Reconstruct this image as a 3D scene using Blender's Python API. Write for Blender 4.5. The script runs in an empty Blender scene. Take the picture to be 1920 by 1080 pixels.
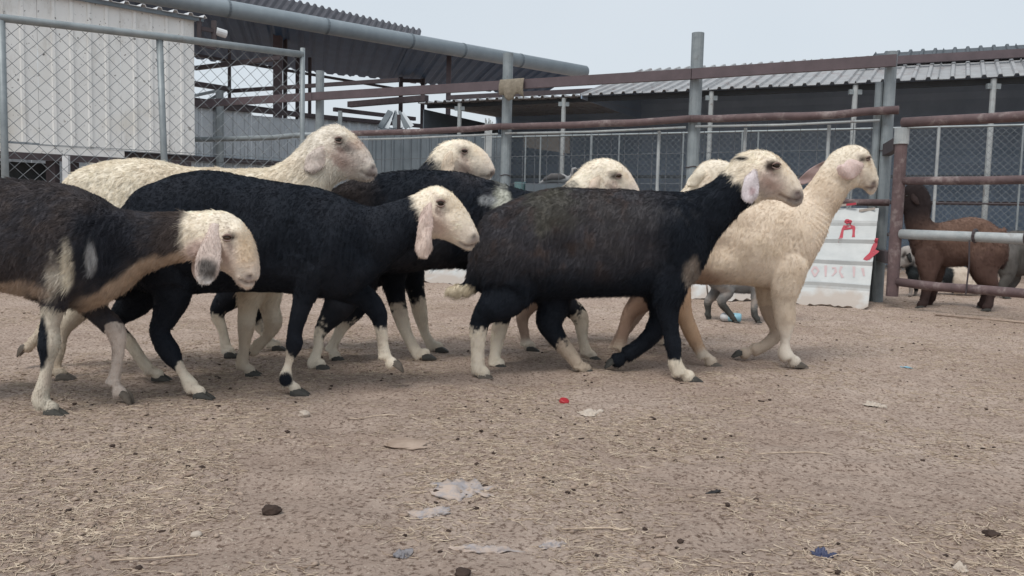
import bpy, bmesh, math, random
import numpy as np
from mathutils import Vector, Matrix, kdtree
from mathutils.bvhtree import BVHTree

random.seed(7)
RNG = np.random.default_rng(11)
SC = bpy.context.scene
COL = SC.collection

# ------------------------------------------------------------------ camera
CAM_H = 0.68
FPX = 1600.0                      # focal length in pixels of a 1920 px wide frame
PITCH = math.atan(133.0 / FPX)
ROLL = 0.024
_F = Vector((0, math.cos(PITCH), -math.sin(PITCH)))
_U0 = Vector((0, math.sin(PITCH), math.cos(PITCH)))
_R = Vector((1, 0, 0)) * math.cos(ROLL) + _U0 * math.sin(ROLL)
_U = -Vector((1, 0, 0)) * math.sin(ROLL) + _U0 * math.cos(ROLL)
CAM = Vector((0, 0, CAM_H))
cd = bpy.data.cameras.new("camera")
cd.sensor_width = 36.0
cd.lens = FPX / 1920.0 * 36.0
cd.clip_start = 0.05
cd.clip_end = 800.0
co = bpy.data.objects.new("camera", cd)
COL.objects.link(co)
_B = -_F
co.matrix_world = Matrix(((_R.x, _U.x, _B.x, CAM.x), (_R.y, _U.y, _B.y, CAM.y), (_R.z, _U.z, _B.z, CAM.z), (0, 0, 0, 1)))
SC.camera = co

# ------------------------------------------------------------------ world, sun, exposure
SUN_EL, SUN_AZ = math.radians(58), math.radians(-150)
w = bpy.data.worlds.new("World")
SC.world = w
w.use_nodes = True
wn, wl = w.node_tree.nodes, w.node_tree.links
wn.clear()
out = wn.new("ShaderNodeOutputWorld")
bg = wn.new("ShaderNodeBackground")
sky = wn.new("ShaderNodeTexSky")
sky.sky_type = 'NISHITA'
sky.sun_disc = False
sky.sun_elevation = SUN_EL
sky.sun_rotation = SUN_AZ
sky.dust_density = 4.0
mixs = wn.new("ShaderNodeMix")
mixs.data_type = 'RGBA'
mixs.inputs[0].default_value = 0.86
tc = wn.new("ShaderNodeTexCoord")
nz = wn.new("ShaderNodeTexNoise")
nz.inputs["Scale"].default_value = 1.6
nz.inputs["Detail"].default_value = 4
rmp = wn.new("ShaderNodeValToRGB")
rmp.color_ramp.elements[0].position = 0.3
rmp.color_ramp.elements[0].color = (4.4, 4.85, 5.25, 1)
rmp.color_ramp.elements[1].position = 0.75
rmp.color_ramp.elements[1].color = (5.0, 5.35, 5.65, 1)
wl.new(tc.outputs["Generated"], nz.inputs["Vector"])
wl.new(nz.outputs["Fac"], rmp.inputs["Fac"])
wl.new(sky.outputs[0], mixs.inputs[6])
wl.new(rmp.outputs[0], mixs.inputs[7])
wl.new(mixs.outputs[2], bg.inputs["Color"])
bg.inputs["Strength"].default_value = 0.1
wl.new(bg.outputs[0], out.inputs[0])

sd = bpy.data.lights.new("sun", 'SUN')
sd.energy = 1.25
sd.angle = math.radians(24)
sd.color = (1.0, 0.96, 0.9)
so = bpy.data.objects.new("sun", sd)
COL.objects.link(so)
_sdir = Vector((math.sin(SUN_AZ) * math.cos(SUN_EL), math.cos(SUN_AZ) * math.cos(SUN_EL), math.sin(SUN_EL)))
so.rotation_euler = _sdir.to_track_quat('Z', 'Y').to_euler()
so.location = (0, 0, 12)

vs = SC.view_settings
vs.view_transform = 'Standard'
vs.look = 'None'
vs.exposure = 0.63
vs.gamma = 1.0
vs.use_curve_mapping = False
SC.cycles.max_bounces = 6
SC.cycles.diffuse_bounces = 3
SC.cycles.glossy_bounces = 2
SC.cycles.transparent_max_bounces = 8


# ------------------------------------------------------------------ survey helpers (photo pixel -> point of the place)
def ray(px, py):
    return _F + _R * ((px - 960) / FPX) + _U * ((540 - py) / FPX)


def on_y(px, py, Y):
    d = ray(px, py)
    return CAM + d * (Y / d.y)


def on_z(px, py, z=0.0):
    d = ray(px, py)
    return CAM + d * ((z - CAM_H) / d.z)


def project(P):
    """numpy N x 3 -> pixel x, y (1920 wide)"""
    q = P - np.array(CAM)
    zf = q @ np.array(_F)
    return 960 + FPX * (q @ np.array(_R)) / zf, 540 - FPX * (q @ np.array(_U)) / zf


# ------------------------------------------------------------------ noise
def _hash(i, j, k, seed):
    h = (i * 374761393 + j * 668265263 + k * 2147483647 + seed * 1274126177) & 0xFFFFFFFF
    h = ((h ^ (h >> 13)) * 1274126177) & 0xFFFFFFFF
    return ((h ^ (h >> 16)) & 0xFFFF) / 65535.0


def vnoise(P, scale, seed=0):
    Q = np.asarray(P, dtype=np.float64) * scale
    I = np.floor(Q).astype(np.int64)
    f = Q - I
    f = f * f * (3 - 2 * f)
    r = 0
    for a in (0, 1):
        for b in (0, 1):
            for c in (0, 1):
                wgt = (f[:, 0] if a else 1 - f[:, 0]) * (f[:, 1] if b else 1 - f[:, 1]) * (f[:, 2] if c else 1 - f[:, 2])
                r = r + wgt * _hash(I[:, 0] + a, I[:, 1] + b, I[:, 2] + c, seed)
    return r


def fnoise(P, scale, seed=0, octv=3):
    r, a, t = 0, 1.0, 0
    for o in range(octv):
        r = r + a * vnoise(P, scale * 2 ** o, seed + o * 17)
        t += a
        a *= 0.5
    return r / t


# ------------------------------------------------------------------ materials
def nodes_of(name):
    m = bpy.data.materials.new(name)
    m.use_nodes = True
    n, l = m.node_tree.nodes, m.node_tree.links
    return m, n, l, n["Principled BSDF"]


def set_in(b, **kw):
    for k, v in kw.items():
        key = k.replace("_", " ")
        if key in b.inputs:
            b.inputs[key].default_value = v


def surf(name, c1, c2=None, rough=0.6, metal=0.0, scale=6.0, bump=0.15, stain=None, stain_amt=0.5, stain_scale=3.0, spec=0.4, stretch=(1, 1, 1), bscale=60.0, bdist=0.004):
    m, n, l, b = nodes_of(name)
    tc = n.new("ShaderNodeTexCoord")
    mp = n.new("ShaderNodeMapping")
    mp.inputs["Scale"].default_value = stretch
    l.new(tc.outputs["Object"], mp.inputs["Vector"])
    t1 = n.new("ShaderNodeTexNoise")
    t1.inputs["Scale"].default_value = scale
    t1.inputs["Detail"].default_value = 6
    t1.inputs["Roughness"].default_value = 0.65
    l.new(mp.outputs[0], t1.inputs["Vector"])
    r1 = n.new("ShaderNodeValToRGB")
    r1.color_ramp.elements[0].position = 0.3
    r1.color_ramp.elements[1].position = 0.72
    c2 = c2 or tuple(x * 0.75 for x in c1)
    r1.color_ramp.elements[0].color = (*c2, 1)
    r1.color_ramp.elements[1].color = (*c1, 1)
    l.new(t1.outputs["Fac"], r1.inputs[0])
    last = r1.outputs[0]
    if stain:
        t2 = n.new("ShaderNodeTexNoise")
        t2.inputs["Scale"].default_value = stain_scale
        t2.inputs["Detail"].default_value = 8
        t2.inputs["Roughness"].default_value = 0.75
        l.new(mp.outputs[0], t2.inputs["Vector"])
        r2 = n.new("ShaderNodeValToRGB")
        r2.color_ramp.elements[0].position = 1.0 - stain_amt - 0.08
        r2.color_ramp.elements[1].position = 1.0 - stain_amt + 0.08
        r2.color_ramp.elements[0].color = (0, 0, 0, 1)
        r2.color_ramp.elements[1].color = (1, 1, 1, 1)
        l.new(t2.outputs["Fac"], r2.inputs[0])
        mx = n.new("ShaderNodeMix")
        mx.data_type = 'RGBA'
        l.new(r2.outputs[0], mx.inputs[0])
        l.new(last, mx.inputs[6])
        mx.inputs[7].default_value = (*stain, 1)
        last = mx.outputs[2]
    l.new(last, b.inputs["Base Color"])
    t3 = n.new("ShaderNodeTexNoise")
    t3.inputs["Scale"].default_value = bscale
    t3.inputs["Detail"].default_value = 4
    l.new(tc.outputs["Object"], t3.inputs["Vector"])
    bp = n.new("ShaderNodeBump")
    bp.inputs["Strength"].default_value = bump
    bp.inputs["Distance"].default_value = bdist
    l.new(t3.outputs["Fac"], bp.inputs["Height"])
    l.new(bp.outputs[0], b.inputs["Normal"])
    set_in(b, Roughness=rough, Metallic=metal)
    b.inputs["Specular IOR Level"].default_value = spec
    return m


def attr_mat(name, rough=0.7, spec=0.25, bump=0.0, bscale=300.0):
    m, n, l, b = nodes_of(name)
    a = n.new("ShaderNodeAttribute")
    a.attribute_name = "Col"
    l.new(a.outputs["Color"], b.inputs["Base Color"])
    set_in(b, Roughness=rough)
    b.inputs["Specular IOR Level"].default_value = spec
    if bump:
        tc = n.new("ShaderNodeTexCoord")
        t3 = n.new("ShaderNodeTexNoise")
        t3.inputs["Scale"].default_value = bscale
        l.new(tc.outputs["Object"], t3.inputs["Vector"])
        bp = n.new("ShaderNodeBump")
        bp.inputs["Strength"].default_value = bump
        bp.inputs["Distance"].default_value = 0.004
        l.new(t3.outputs["Fac"], bp.inputs["Height"])
        l.new(bp.outputs[0], b.inputs["Normal"])
    return m


M = {}
M["galv"] = surf("galvanised_pipe", (.30, .335, .35), (.20, .23, .245), 0.5, 0.25, 9, 0.1, (.13, .10, .085), 0.33, 5)
M["galv_pale"] = surf("pale_pipe", (.46, .48, .48), (.30, .33, .34), 0.55, 0.1, 9, 0.1, (.16, .11, .09), 0.34, 6)
M["rust"] = surf("rusty_pipe", (.155, .105, .105), (.09, .062, .064), 0.7, 0.05, 12, 0.25, (.30, .25, .24), 0.40, 5)
M["beam"] = surf("brown_painted_beam", (.125, .095, .105), (.085, .066, .073), 0.6, 0.0, 5, 0.1, (.16, .11, .10), 0.3, 3)
M["dark_steel"] = surf("dark_brown_steel", (.075, .058, .062), (.045, .037, .042), 0.65, 0.0, 8, 0.15)
M["wire"] = surf("wire", (.24, .27, .285), (.16, .18, .2), 0.5, 0.3, 20, 0.0)
M["wire_dark"] = surf("weathered_wire", (.15, .165, .18), (.10, .11, .125), 0.6, 0.2, 20, 0.0)
M["cabin"] = surf("cream_painted_sheet", (.80, .81, .80), (.70, .71, .70), 0.5, 0.0, 2.5, 0.1, (.56, .55, .52), 0.36, 2.8, stretch=(1, 1, .45))
_m = M["cabin"]
_n, _l = _m.node_tree.nodes, _m.node_tree.links
_b = _n["Principled BSDF"]
_src = _b.inputs["Base Color"].links[0].from_socket
_tc = _n.new("ShaderNodeTexCoord")
for _sc, _p0, _p1, _colr in ((9.0, .70, .74, (.30, .29, .27, 1)), (1.1, .58, .80, (.60, .57, .50, 1)), (26.0, .67, .71, (.14, .135, .13, 1))):
    _t = _n.new("ShaderNodeTexNoise")
    _t.inputs["Scale"].default_value = _sc
    _t.inputs["Detail"].default_value = 3
    _l.new(_tc.outputs["Object"], _t.inputs["Vector"])
    _r = _n.new("ShaderNodeValToRGB")
    _r.color_ramp.elements[0].position, _r.color_ramp.elements[1].position = _p0, _p1
    _r.color_ramp.elements[0].color, _r.color_ramp.elements[1].color = (0, 0, 0, 1), (1, 1, 1, 1)
    _l.new(_t.outputs["Fac"], _r.inputs[0])
    _x = _n.new("ShaderNodeMix")
    _x.data_type = 'RGBA'
    _l.new(_r.outputs[0], _x.inputs[0])
    _l.new(_src, _x.inputs[6])
    _x.inputs[7].default_value = _colr
    _src = _x.outputs[2]
_l.new(_src, _b.inputs["Base Color"])
M["roofdark"] = surf("dark_roof_sheet", (.045, .10, .19), (.03, .072, .145), 0.6, 0.0, 3, 0.1)
M["roofpale"] = surf("pale_roof_sheet", (.38, .39, .40), (.26, .265, .275), 0.65, 0.0, 5, 0.1, (.20, .155, .15), 0.38, 4)
M["roofend"] = surf("dull_roof_underside", (.07, .085, .1), (.05, .06, .07), 0.65, 0.0, 3, 0.1)
M["upperroof"] = surf("weathered_roof_edge", (.085, .085, .10), (.055, .057, .07), 0.7, 0, 4, .1)
M["gutter"] = surf("grey_gutter", (.27, .315, .345), (.21, .25, .28), 0.5, 0.1, 4, 0.1)
M["greywall"] = surf("blue_grey_sheet", (.55, .60, .64), (.43, .475, .515), 0.55, 0.1, 3, 0.1, (.24, .25, .26), 0.36, 2, stretch=(1, 1, .3))
M["darkwall"] = surf("slate_sheet", (.16, .19, .215), (.11, .135, .155), 0.6, 0.1, 3, 0.1)
M["shedwall"] = surf("dark_shed_wall", (.33, .42, .54), (.24, .32, .42), 0.75, 0.0, 2, 0.1)
M["shade_block"] = surf("void_shade_dark", (.04, .046, .05), (.022, .027, .03), 0.8)  # near-black colour standing for the shaded void under the cabin
M["beige"] = surf("beige_board", (.30, .275, .25), (.22, .20, .185), 0.8)
M["sheet"] = surf("white_weathered_sheet", (.56, .575, .57), (.42, .44, .44), 0.5, 0.0, 5, 0.12, (.30, .29, .28), 0.36, 3.5)
_m = M["sheet"]
_n, _l = _m.node_tree.nodes, _m.node_tree.links
_b = _n["Principled BSDF"]
_src = _b.inputs["Base Color"].links[0].from_socket
_tc = _n.new("ShaderNodeTexCoord")
_sx = _n.new("ShaderNodeSeparateXYZ")
_l.new(_tc.outputs["Object"], _sx.inputs[0])
_t = _n.new("ShaderNodeTexNoise")
_t.inputs["Scale"].default_value = 6
_t.inputs["Detail"].default_value = 7
_l.new(_tc.outputs["Object"], _t.inputs["Vector"])
_ma = _n.new("ShaderNodeMath")
_ma.operation = 'MULTIPLY_ADD'
_l.new(_t.outputs["Fac"], _ma.inputs[0])
_ma.inputs[1].default_value = -.55
_l.new(_sx.outputs["Z"], _ma.inputs[2])
_r = _n.new("ShaderNodeValToRGB")
_r.color_ramp.elements[0].position, _r.color_ramp.elements[1].position = 0.0, 0.12
_r.color_ramp.elements[0].color, _r.color_ramp.elements[1].color = (1, 1, 1, 1), (0, 0, 0, 1)
_ad = _n.new("ShaderNodeMath")
_ad.inputs[1].default_value = .22
_l.new(_ma.outputs[0], _ad.inputs[0])
_l.new(_ad.outputs[0], _r.inputs[0])
_x = _n.new("ShaderNodeMix")
_x.data_type = 'RGBA'
_l.new(_r.outputs[0], _x.inputs[0])
_l.new(_src, _x.inputs[6])
_x.inputs[7].default_value = (.40, .35, .31, 1)
_l.new(_x.outputs[2], _b.inputs["Base Color"])
M["red"] = surf("red_spray_paint", (.45, .035, .06), (.36, .06, .08), 0.6, 0, 25, 0.1)
M["pink"] = surf("faded_red_paint", (.52, .36, .37), (.48, .40, .40), 0.6, 0, 25, 0.1)
M["white"] = surf("white_plastic", (.72, .74, .76), None, 0.45)
M["rag"] = surf("burlap", (.30, .265, .21), (.19, .165, .13), 0.95, 0, 25, 0.6, bscale=120, bdist=.01)
M["hoof"] = surf("hoof_horn", (.07, .066, .056), (.03, .03, .028), 0.55, 0, 30, 0.2)
M["hoof_pale"] = surf("pale_hoof_horn", (.15, .125, .10), (.075, .065, .055), 0.6, 0, 30, 0.2)
M["skin"] = attr_mat("animal_skin", 0.75, 0.15, 0.35, 180)
M["fur"] = attr_mat("animal_fur", 0.72, 0.16)
M["ear"] = attr_mat("ear_skin", 0.7, 0.2, 0.25, 160)
m, n, l, b = nodes_of("eye")
set_in(b, Base_Color=(.016, .010, .007, 1), Roughness=0.12)
M["eye"] = m
m, n, l, b = nodes_of("brown_eye")
set_in(b, Base_Color=(.05, .026, .014, 1), Roughness=0.15)
M["eye_brown"] = m
M["lid"] = surf("eyelid_skin", (.30, .215, .185), (.20, .14, .12), .6, 0, 40, .2)

# ------------------------------------------------------------------ object helpers
def link(o, parent=None):
    COL.objects.link(o)
    if parent is not None:
        o.parent = parent
    return o


def tag(o, label=None, cat=None, group=None, kind=None):
    if label: o["label"] = label
    if cat: o["category"] = cat
    if group: o["group"] = group
    if kind: o["kind"] = kind
    return o


def thing(name, label, cat, loc, group=None):
    o = bpy.data.objects.new(name, None)
    o.empty_display_size = 0.1
    o.location = loc
    link(o)
    return tag(o, label, cat, group)


def origin_of(o):
    while o is not None and o.parent is not None:
        o = o.parent
    return np.array(o.location) if o is not None else np.zeros(3)


class MB:
    def __init__(s):
        s.v, s.f = [], []

    def add(s, vs, fs):
        k = len(s.v)
        s.v.extend([tuple(p) for p in vs])
        s.f.extend([tuple(i + k for i in f) for f in fs])
        return s

    def bar(s, p0, p1, wx, wy=None, up=(0, 0, 1), nseg=1):
        """rectangular bar, wx = width across, wy = height along 'up'"""
        p0, p1 = Vector(p0), Vector(p1)
        wy = wy or wx
        d = (p1 - p0).normalized()
        u = Vector(up)
        if abs(d.dot(u)) > 0.95:
            u = Vector((0, 1, 0))
        a = d.cross(u).normalized()
        u = a.cross(d).normalized()
        vs = []
        for p in (p0, p1):
            for sa, sb in ((-1, -1), (1, -1), (1, 1), (-1, 1)):
                vs.append(p + a * (sa * wx / 2) + u * (sb * wy / 2))
        return s.add(vs, [(3, 2, 1, 0), (4, 5, 6, 7), (0, 1, 5, 4), (1, 2, 6, 5), (2, 3, 7, 6), (3, 0, 4, 7)])

    def tube(s, pts, r, n=10, caps=True):
        pts = [Vector(p) for p in pts]
        rs = r if hasattr(r, "__len__") else [r] * len(pts)
        d0 = (pts[1] - pts[0]).normalized()
        u = Vector((0, 0, 1)) if abs(d0.z) < 0.9 else Vector((0, 1, 0))
        vs, fs = [], []
        for i, p in enumerate(pts):
            d = (pts[min(i + 1, len(pts) - 1)] - pts[max(i - 1, 0)]).normalized()
            a = d.cross(u).normalized()
            c = a.cross(d).normalized()
            for k in range(n):
                t = 2 * math.pi * k / n
                vs.append(p + a * (math.cos(t) * rs[i]) + c * (math.sin(t) * rs[i]))
        for i in range(len(pts) - 1):
            for k in range(n):
                k2 = (k + 1) % n
                fs.append((i * n + k, i * n + k2, (i + 1) * n + k2, (i + 1) * n + k))
        if caps:
            fs.append(tuple(range(n - 1, -1, -1)))
            fs.append(tuple((len(pts) - 1) * n + k for k in range(n)))
        return s.add(vs, fs)

    def ball(s, c, r, seg=10, rings=7, M3=None):
        c = Vector(c)
        rx, ry, rz = r if hasattr(r, "__len__") else (r, r, r)
        vs, fs = [], []
        for i in range(rings + 1):
            ph = math.pi * i / rings
            for k in range(seg):
                t = 2 * math.pi * k / seg
                q = Vector((rx * math.sin(ph) * math.cos(t), ry * math.sin(ph) * math.sin(t), rz * math.cos(ph)))
                if M3 is not None:
                    q = M3 @ q
                vs.append(c + q)
        for i in range(rings):
            for k in range(seg):
                k2 = (k + 1) % seg
                fs.append((i * seg + k, (i + 1) * seg + k, (i + 1) * seg + k2, i * seg + k2))
        return s.add(vs, fs)

    def grid(s, P):
        """P: rows x cols list of points, double sided with thickness via solidify elsewhere"""
        R, C_ = len(P), len(P[0])
        vs = [p for row in P for p in row]
        fs = [(i * C_ + j, i * C_ + j + 1, (i + 1) * C_ + j + 1, (i + 1) * C_ + j) for i in range(R - 1) for j in range(C_ - 1)]
        return s.add(vs, fs)

    def slab(s, P, Nrm, th):
        """closed sheet: grid P thickened by th along -Nrm"""
        R, C_ = len(P), len(P[0])
        Nrm = Vector(Nrm)
        top = [Vector(p) for row in P for p in row]
        bot = [p - Nrm * th for p in top]
        n = R * C_
        fs = []
        for i in range(R - 1):
            for j in range(C_ - 1):
                a, b_, c, d = i * C_ + j, i * C_ + j + 1, (i + 1) * C_ + j + 1, (i + 1) * C_ + j
                fs.append((a, b_, c, d))
                fs.append((d + n, c + n, b_ + n, a + n))
        for j in range(C_ - 1):
            fs.append((j + 1, j, j + n, j + 1 + n))
            k = (R - 1) * C_ + j
            fs.append((k, k + 1, k + 1 + n, k + n))
        for i in range(R - 1):
            a, b_ = i * C_, (i + 1) * C_
            fs.append((a, b_, b_ + n, a + n))
            a, b_ = a + C_ - 1, b_ + C_ - 1
            fs.append((b_, a, a + n, b_ + n))
        return s.add(top + bot, fs)

    def build(s, name, mat, parent=None, smooth=False, kind=None):
        o0 = origin_of(parent)
        me = bpy.data.meshes.new(name)
        v = np.array([tuple(p) for p in s.v], dtype=np.float64) - o0
        me.from_pydata(v.tolist(), [], s.f)
        me.materials.append(mat)
        if smooth:
            me.shade_smooth()
        me.update()
        o = bpy.data.objects.new(name, me)
        link(o, parent)
        if kind:
            o["kind"] = kind
        return o


def raw_mesh(name, V_, F_, mat, kind=None, parent=None, smooth=False):
    """numpy verts, faces (all same size)"""
    me = bpy.data.meshes.new(name)
    k = F_.shape[1]
    me.vertices.add(len(V_))
    me.vertices.foreach_set("co", V_.astype(np.float32).ravel())
    me.loops.add(F_.size)
    me.loops.foreach_set("vertex_index", F_.astype(np.int32).ravel())
    me.polygons.add(len(F_))
    me.polygons.foreach_set("loop_start", np.arange(0, F_.size, k, dtype=np.int32))
    me.polygons.foreach_set("loop_total", np.full(len(F_), k, dtype=np.int32))
    me.materials.append(mat)
    me.update(calc_edges=True)
    if smooth:
        me.shade_smooth()
    o = bpy.data.objects.new(name, me)
    link(o, parent)
    if kind:
        o["kind"] = kind
    return o


# ================================================================== GROUND
def axis(lo, hi, step, far):
    a = list(np.arange(lo, hi + 1e-6, step))
    s, x = step, hi
    while x < far:
        s *= 1.35
        x += s
        a.append(x)
    s, x = step, lo
    pre = []
    while x > -far:
        s *= 1.35
        x -= s
        pre.append(x)
    return np.array(pre[::-1] + a)


def ground_z(X, Y):
    P = np.stack([X, Y, np.zeros_like(X)], 1)
    z = (fnoise(P, 1.1, 3, 2) - .5) * .03 + (fnoise(P, 6, 5, 3) - .5) * .03 + (fnoise(P, 15, 6, 2) - .5) * .014
    z = z + (np.maximum(fnoise(P, 22, 8, 2) - .5, 0)) * .014
    d = np.hypot(X, Y - 4)
    return z * np.clip(1.6 - d / 12, 0.05, 1) - 0.004


gx, gy = axis(-3.6, 4.4, .028, 300), axis(.5, 8.5, .028, 300)
GX, GY = np.meshgrid(gx, gy)
GZ = ground_z(GX.ravel(), GY.ravel())
NV = np.stack([GX.ravel(), GY.ravel(), GZ], 1)
nx, ny = len(gx), len(gy)
ii = (np.arange(ny - 1)[:, None] * nx + np.arange(nx - 1)[None, :]).ravel()
GF = np.stack([ii, ii + 1, ii + nx + 1, ii + nx], 1)

m, n, l, b = nodes_of("dry_dirt")
tc = n.new("ShaderNodeTexCoord")
def noise_node(scale, detail=6, rough=.65):
    t = n.new("ShaderNodeTexNoise")
    t.inputs["Scale"].default_value = scale
    t.inputs["Detail"].default_value = detail
    t.inputs["Roughness"].default_value = rough
    l.new(tc.outputs["Object"], t.inputs["Vector"])
    return t
def ramp_node(src, p0, c0, p1, c1):
    r = n.new("ShaderNodeValToRGB")
    r.color_ramp.elements[0].position, r.color_ramp.elements[1].position = p0, p1
    r.color_ramp.elements[0].color, r.color_ramp.elements[1].color = (*c0, 1), (*c1, 1)
    l.new(src, r.inputs[0])
    return r
def mix_node(f, a, c):
    x = n.new("ShaderNodeMix")
    x.data_type = 'RGBA'
    if hasattr(f, "links"): l.new(f, x.inputs[0])
    else: x.inputs[0].default_value = f
    for i, q in ((6, a), (7, c)):
        if isinstance(q, tuple): x.inputs[i].default_value = (*q, 1)
        else: l.new(q, x.inputs[i])
    return x.outputs[2]
big = ramp_node(noise_node(.9, 5).outputs["Fac"], .36, (.395, .30, .245), .66, (.565, .455, .385))
mid = ramp_node(noise_node(9, 7).outputs["Fac"], .4, (.0, .0, .0), .62, (1, 1, 1))
c1 = mix_node(mid.outputs[0], mix_node(.5, big.outputs[0], (.355, .27, .22)), big.outputs[0])
spk = ramp_node(noise_node(75, 5, .7).outputs["Fac"], .38, (1, 1, 1), .50, (0, 0, 0))
c2 = mix_node(spk.outputs[0], c1, (.16, .11, .085))
lite = ramp_node(noise_node(110, 4, .7).outputs["Fac"], .58, (0, 0, 0), .68, (1, 1, 1))
c3 = mix_node(lite.outputs[0], c2, (.64, .54, .45))
scf = ramp_node(noise_node(2.3, 9, .72).outputs["Fac"], .56, (0, 0, 0), .70, (1, 1, 1))
c3 = mix_node(scf.outputs[0], c3, mix_node(.45, c3, (.17, .11, .08)))
l.new(c3, b.inputs["Base Color"])
bp = n.new("ShaderNodeBump")
bp.inputs["Strength"].default_value = 1.0
bp.inputs["Distance"].default_value = .012
l.new(noise_node(60, 8, .75).outputs["Fac"], bp.inputs["Height"])
l.new(bp.outputs[0], b.inputs["Normal"])
set_in(b, Roughness=.95)
b.inputs["Specular IOR Level"].default_value = .1
M["ground"] = m
g = raw_mesh("ground", NV, GF, M["ground"], "structure", smooth=True)


def gz(x, y):
    return float(ground_z(np.array([x]), np.array([y]))[0])


# ---- loose straw, pellets, clods: nobody could count them
def scatter_xy(nn, power=1.6, y0=.75, y1=9.5):
    """more per square metre near the middle of the yard, patchy"""
    out = []
    tot = 0
    while tot < nn:
        k = nn * 3
        u = RNG.random(k)
        Y = y0 * (y1 / y0) ** (u ** .9)
        X = (RNG.random(k) - .5) * 2 * (Y * .72 + .3)
        P = np.stack([X, Y, np.zeros(k)], 1)
        keep = fnoise(P, 2.2, 31, 3) + (RNG.random(k) - .5) * .35 > .5
        out.append(P[keep])
        tot += keep.sum()
    return np.concatenate(out)[:nn]


def straw_mesh(nn, seed, lmin, lmax, wmin, wmax):
    P = scatter_xy(nn)
    P[:, 2] = ground_z(P[:, 0], P[:, 1])
    th = RNG.random(nn) * 2 * np.pi
    L = lmin + (lmax - lmin) * RNG.random(nn) ** 2.2
    W = wmin + (wmax - wmin) * RNG.random(nn)
    d = np.stack([np.cos(th), np.sin(th), (RNG.random(nn) - .35) * .35], 1)
    sidev = np.stack([-np.sin(th), np.cos(th), np.zeros(nn)], 1)
    bend = (RNG.random(nn) - .5) * .5 * L
    rings = []
    for t in (-.5, 0, .5):
        c = P + d * (L * t)[:, None] + sidev * (bend * (1 - 4 * t * t))[:, None]
        c[:, 2] = np.maximum(c[:, 2], ground_z(c[:, 0], c[:, 1])) + W * .55
        for a in range(3):
            ang = 2 * np.pi * a / 3
            rings.append(c + sidev * (W * .62 * np.cos(ang))[:, None] + np.array([0, 0, 1.])[None, :] * (W * .62 * np.sin(ang))[:, None])
    V_ = np.stack(rings, 1).reshape(-1, 3)
    base = np.arange(nn)[:, None] * 9
    F_ = []
    for sgm in range(2):
        for a in range(3):
            a2 = (a + 1) % 3
            F_.append(np.concatenate([base + sgm * 3 + a, base + sgm * 3 + a2, base + sgm * 3 + 3 + a2, base + sgm * 3 + 3 + a], 1))
    return V_, np.concatenate(F_, 0)


V_, F_ = straw_mesh(88000, 1, .006, .05, .0008, .0022)
M["straw"] = surf("dry_straw", (.78, .655, .51), (.24, .165, .12), 0.8, 0, 30.0, 0)
o = raw_mesh("straw_litter", V_, F_, M["straw"], "stuff")
tag(o, "short pale straw bits littered over the brown dirt", "straw")

ICO_V, ICO_F = None, None
_bm = bmesh.new()
bmesh.ops.create_icosphere(_bm, subdivisions=1, radius=1)
ICO_V = np.array([v.co[:] for v in _bm.verts])
ICO_F = np.array([[v.index for v in f.verts] for f in _bm.faces])
_bm.free()


def pebble_mesh(nn, rmin, rmax, flat=.6):
    P = scatter_xy(nn)
    R = rmin + (rmax - rmin) * RNG.random(nn) ** 3
    th = RNG.random(nn) * 2 * np.pi
    el = 1 + RNG.random(nn) * .8
    J = ICO_V[None] * (1 + (RNG.random((nn, len(ICO_V), 1)) - .5) * .9)
    x, y, z = J[..., 0] * (R * el)[:, None], J[..., 1] * R[:, None], J[..., 2] * (R * flat)[:, None]
    cth, sth = np.cos(th)[:, None], np.sin(th)[:, None]
    Pz = ground_z(P[:, 0], P[:, 1]) + R * flat * .45
    V_ = np.stack([x * cth - y * sth + P[:, :1], x * sth + y * cth + P[:, 1:2], z + Pz[:, None]], -1).reshape(-1, 3)
    F_ = (ICO_F[None] + (np.arange(nn) * len(ICO_V))[:, None, None]).reshape(-1, 3)
    return V_, F_


M["clod"] = surf("dirt_clod", (.44, .35, .285), (.25, .185, .145), 0.95, 0, 14.0, .6, spec=.1)
M["dung"] = surf("dry_dung", (.075, .052, .042), (.04, .028, .024), 0.9, 0, 20.0, .4, spec=.15)
V_, F_ = pebble_mesh(9000, .0015, .009, .5)
tag(raw_mesh("dirt_clods", V_, F_, M["clod"], "stuff", smooth=False), "small dirt clods and pebbles scattered over the yard", "dirt")
V_, F_ = pebble_mesh(2000, .002, .008, .6)
tag(raw_mesh("dung_pellets", V_, F_, M["dung"], "stuff", smooth=False), "dark dung pellets strewn on the dry ground", "dung")


def lump(name, label, cat, px, py, r, mat, seed, flat=.5, cracks=.35, group=None, stretch=1.0):
    c = on_z(px, py)
    bm = bmesh.new()
    bmesh.ops.create_icosphere(bm, subdivisions=4, radius=1)
    P = np.array([v.co[:] for v in bm.verts])
    nzv = fnoise(P + seed * 3.1, 1.6, seed, 4)
    for v, k in zip(bm.verts, nzv):
        v.co = v.co * (1 + (k - .5) * 2 * cracks)
        v.co.x *= r * stretch
        v.co.y *= r
        v.co.z = v.co.z * r * flat + r * flat * .5
    me = bpy.data.meshes.new(name)
    bm.to_mesh(me)
    bm.free()
    me.materials.append(mat)
    me.shade_smooth()
    o = bpy.data.objects.new(name, me)
    o.location = (c.x, c.y, gz(c.x, c.y))
    link(o)
    return tag(o, label, cat, group)


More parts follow.
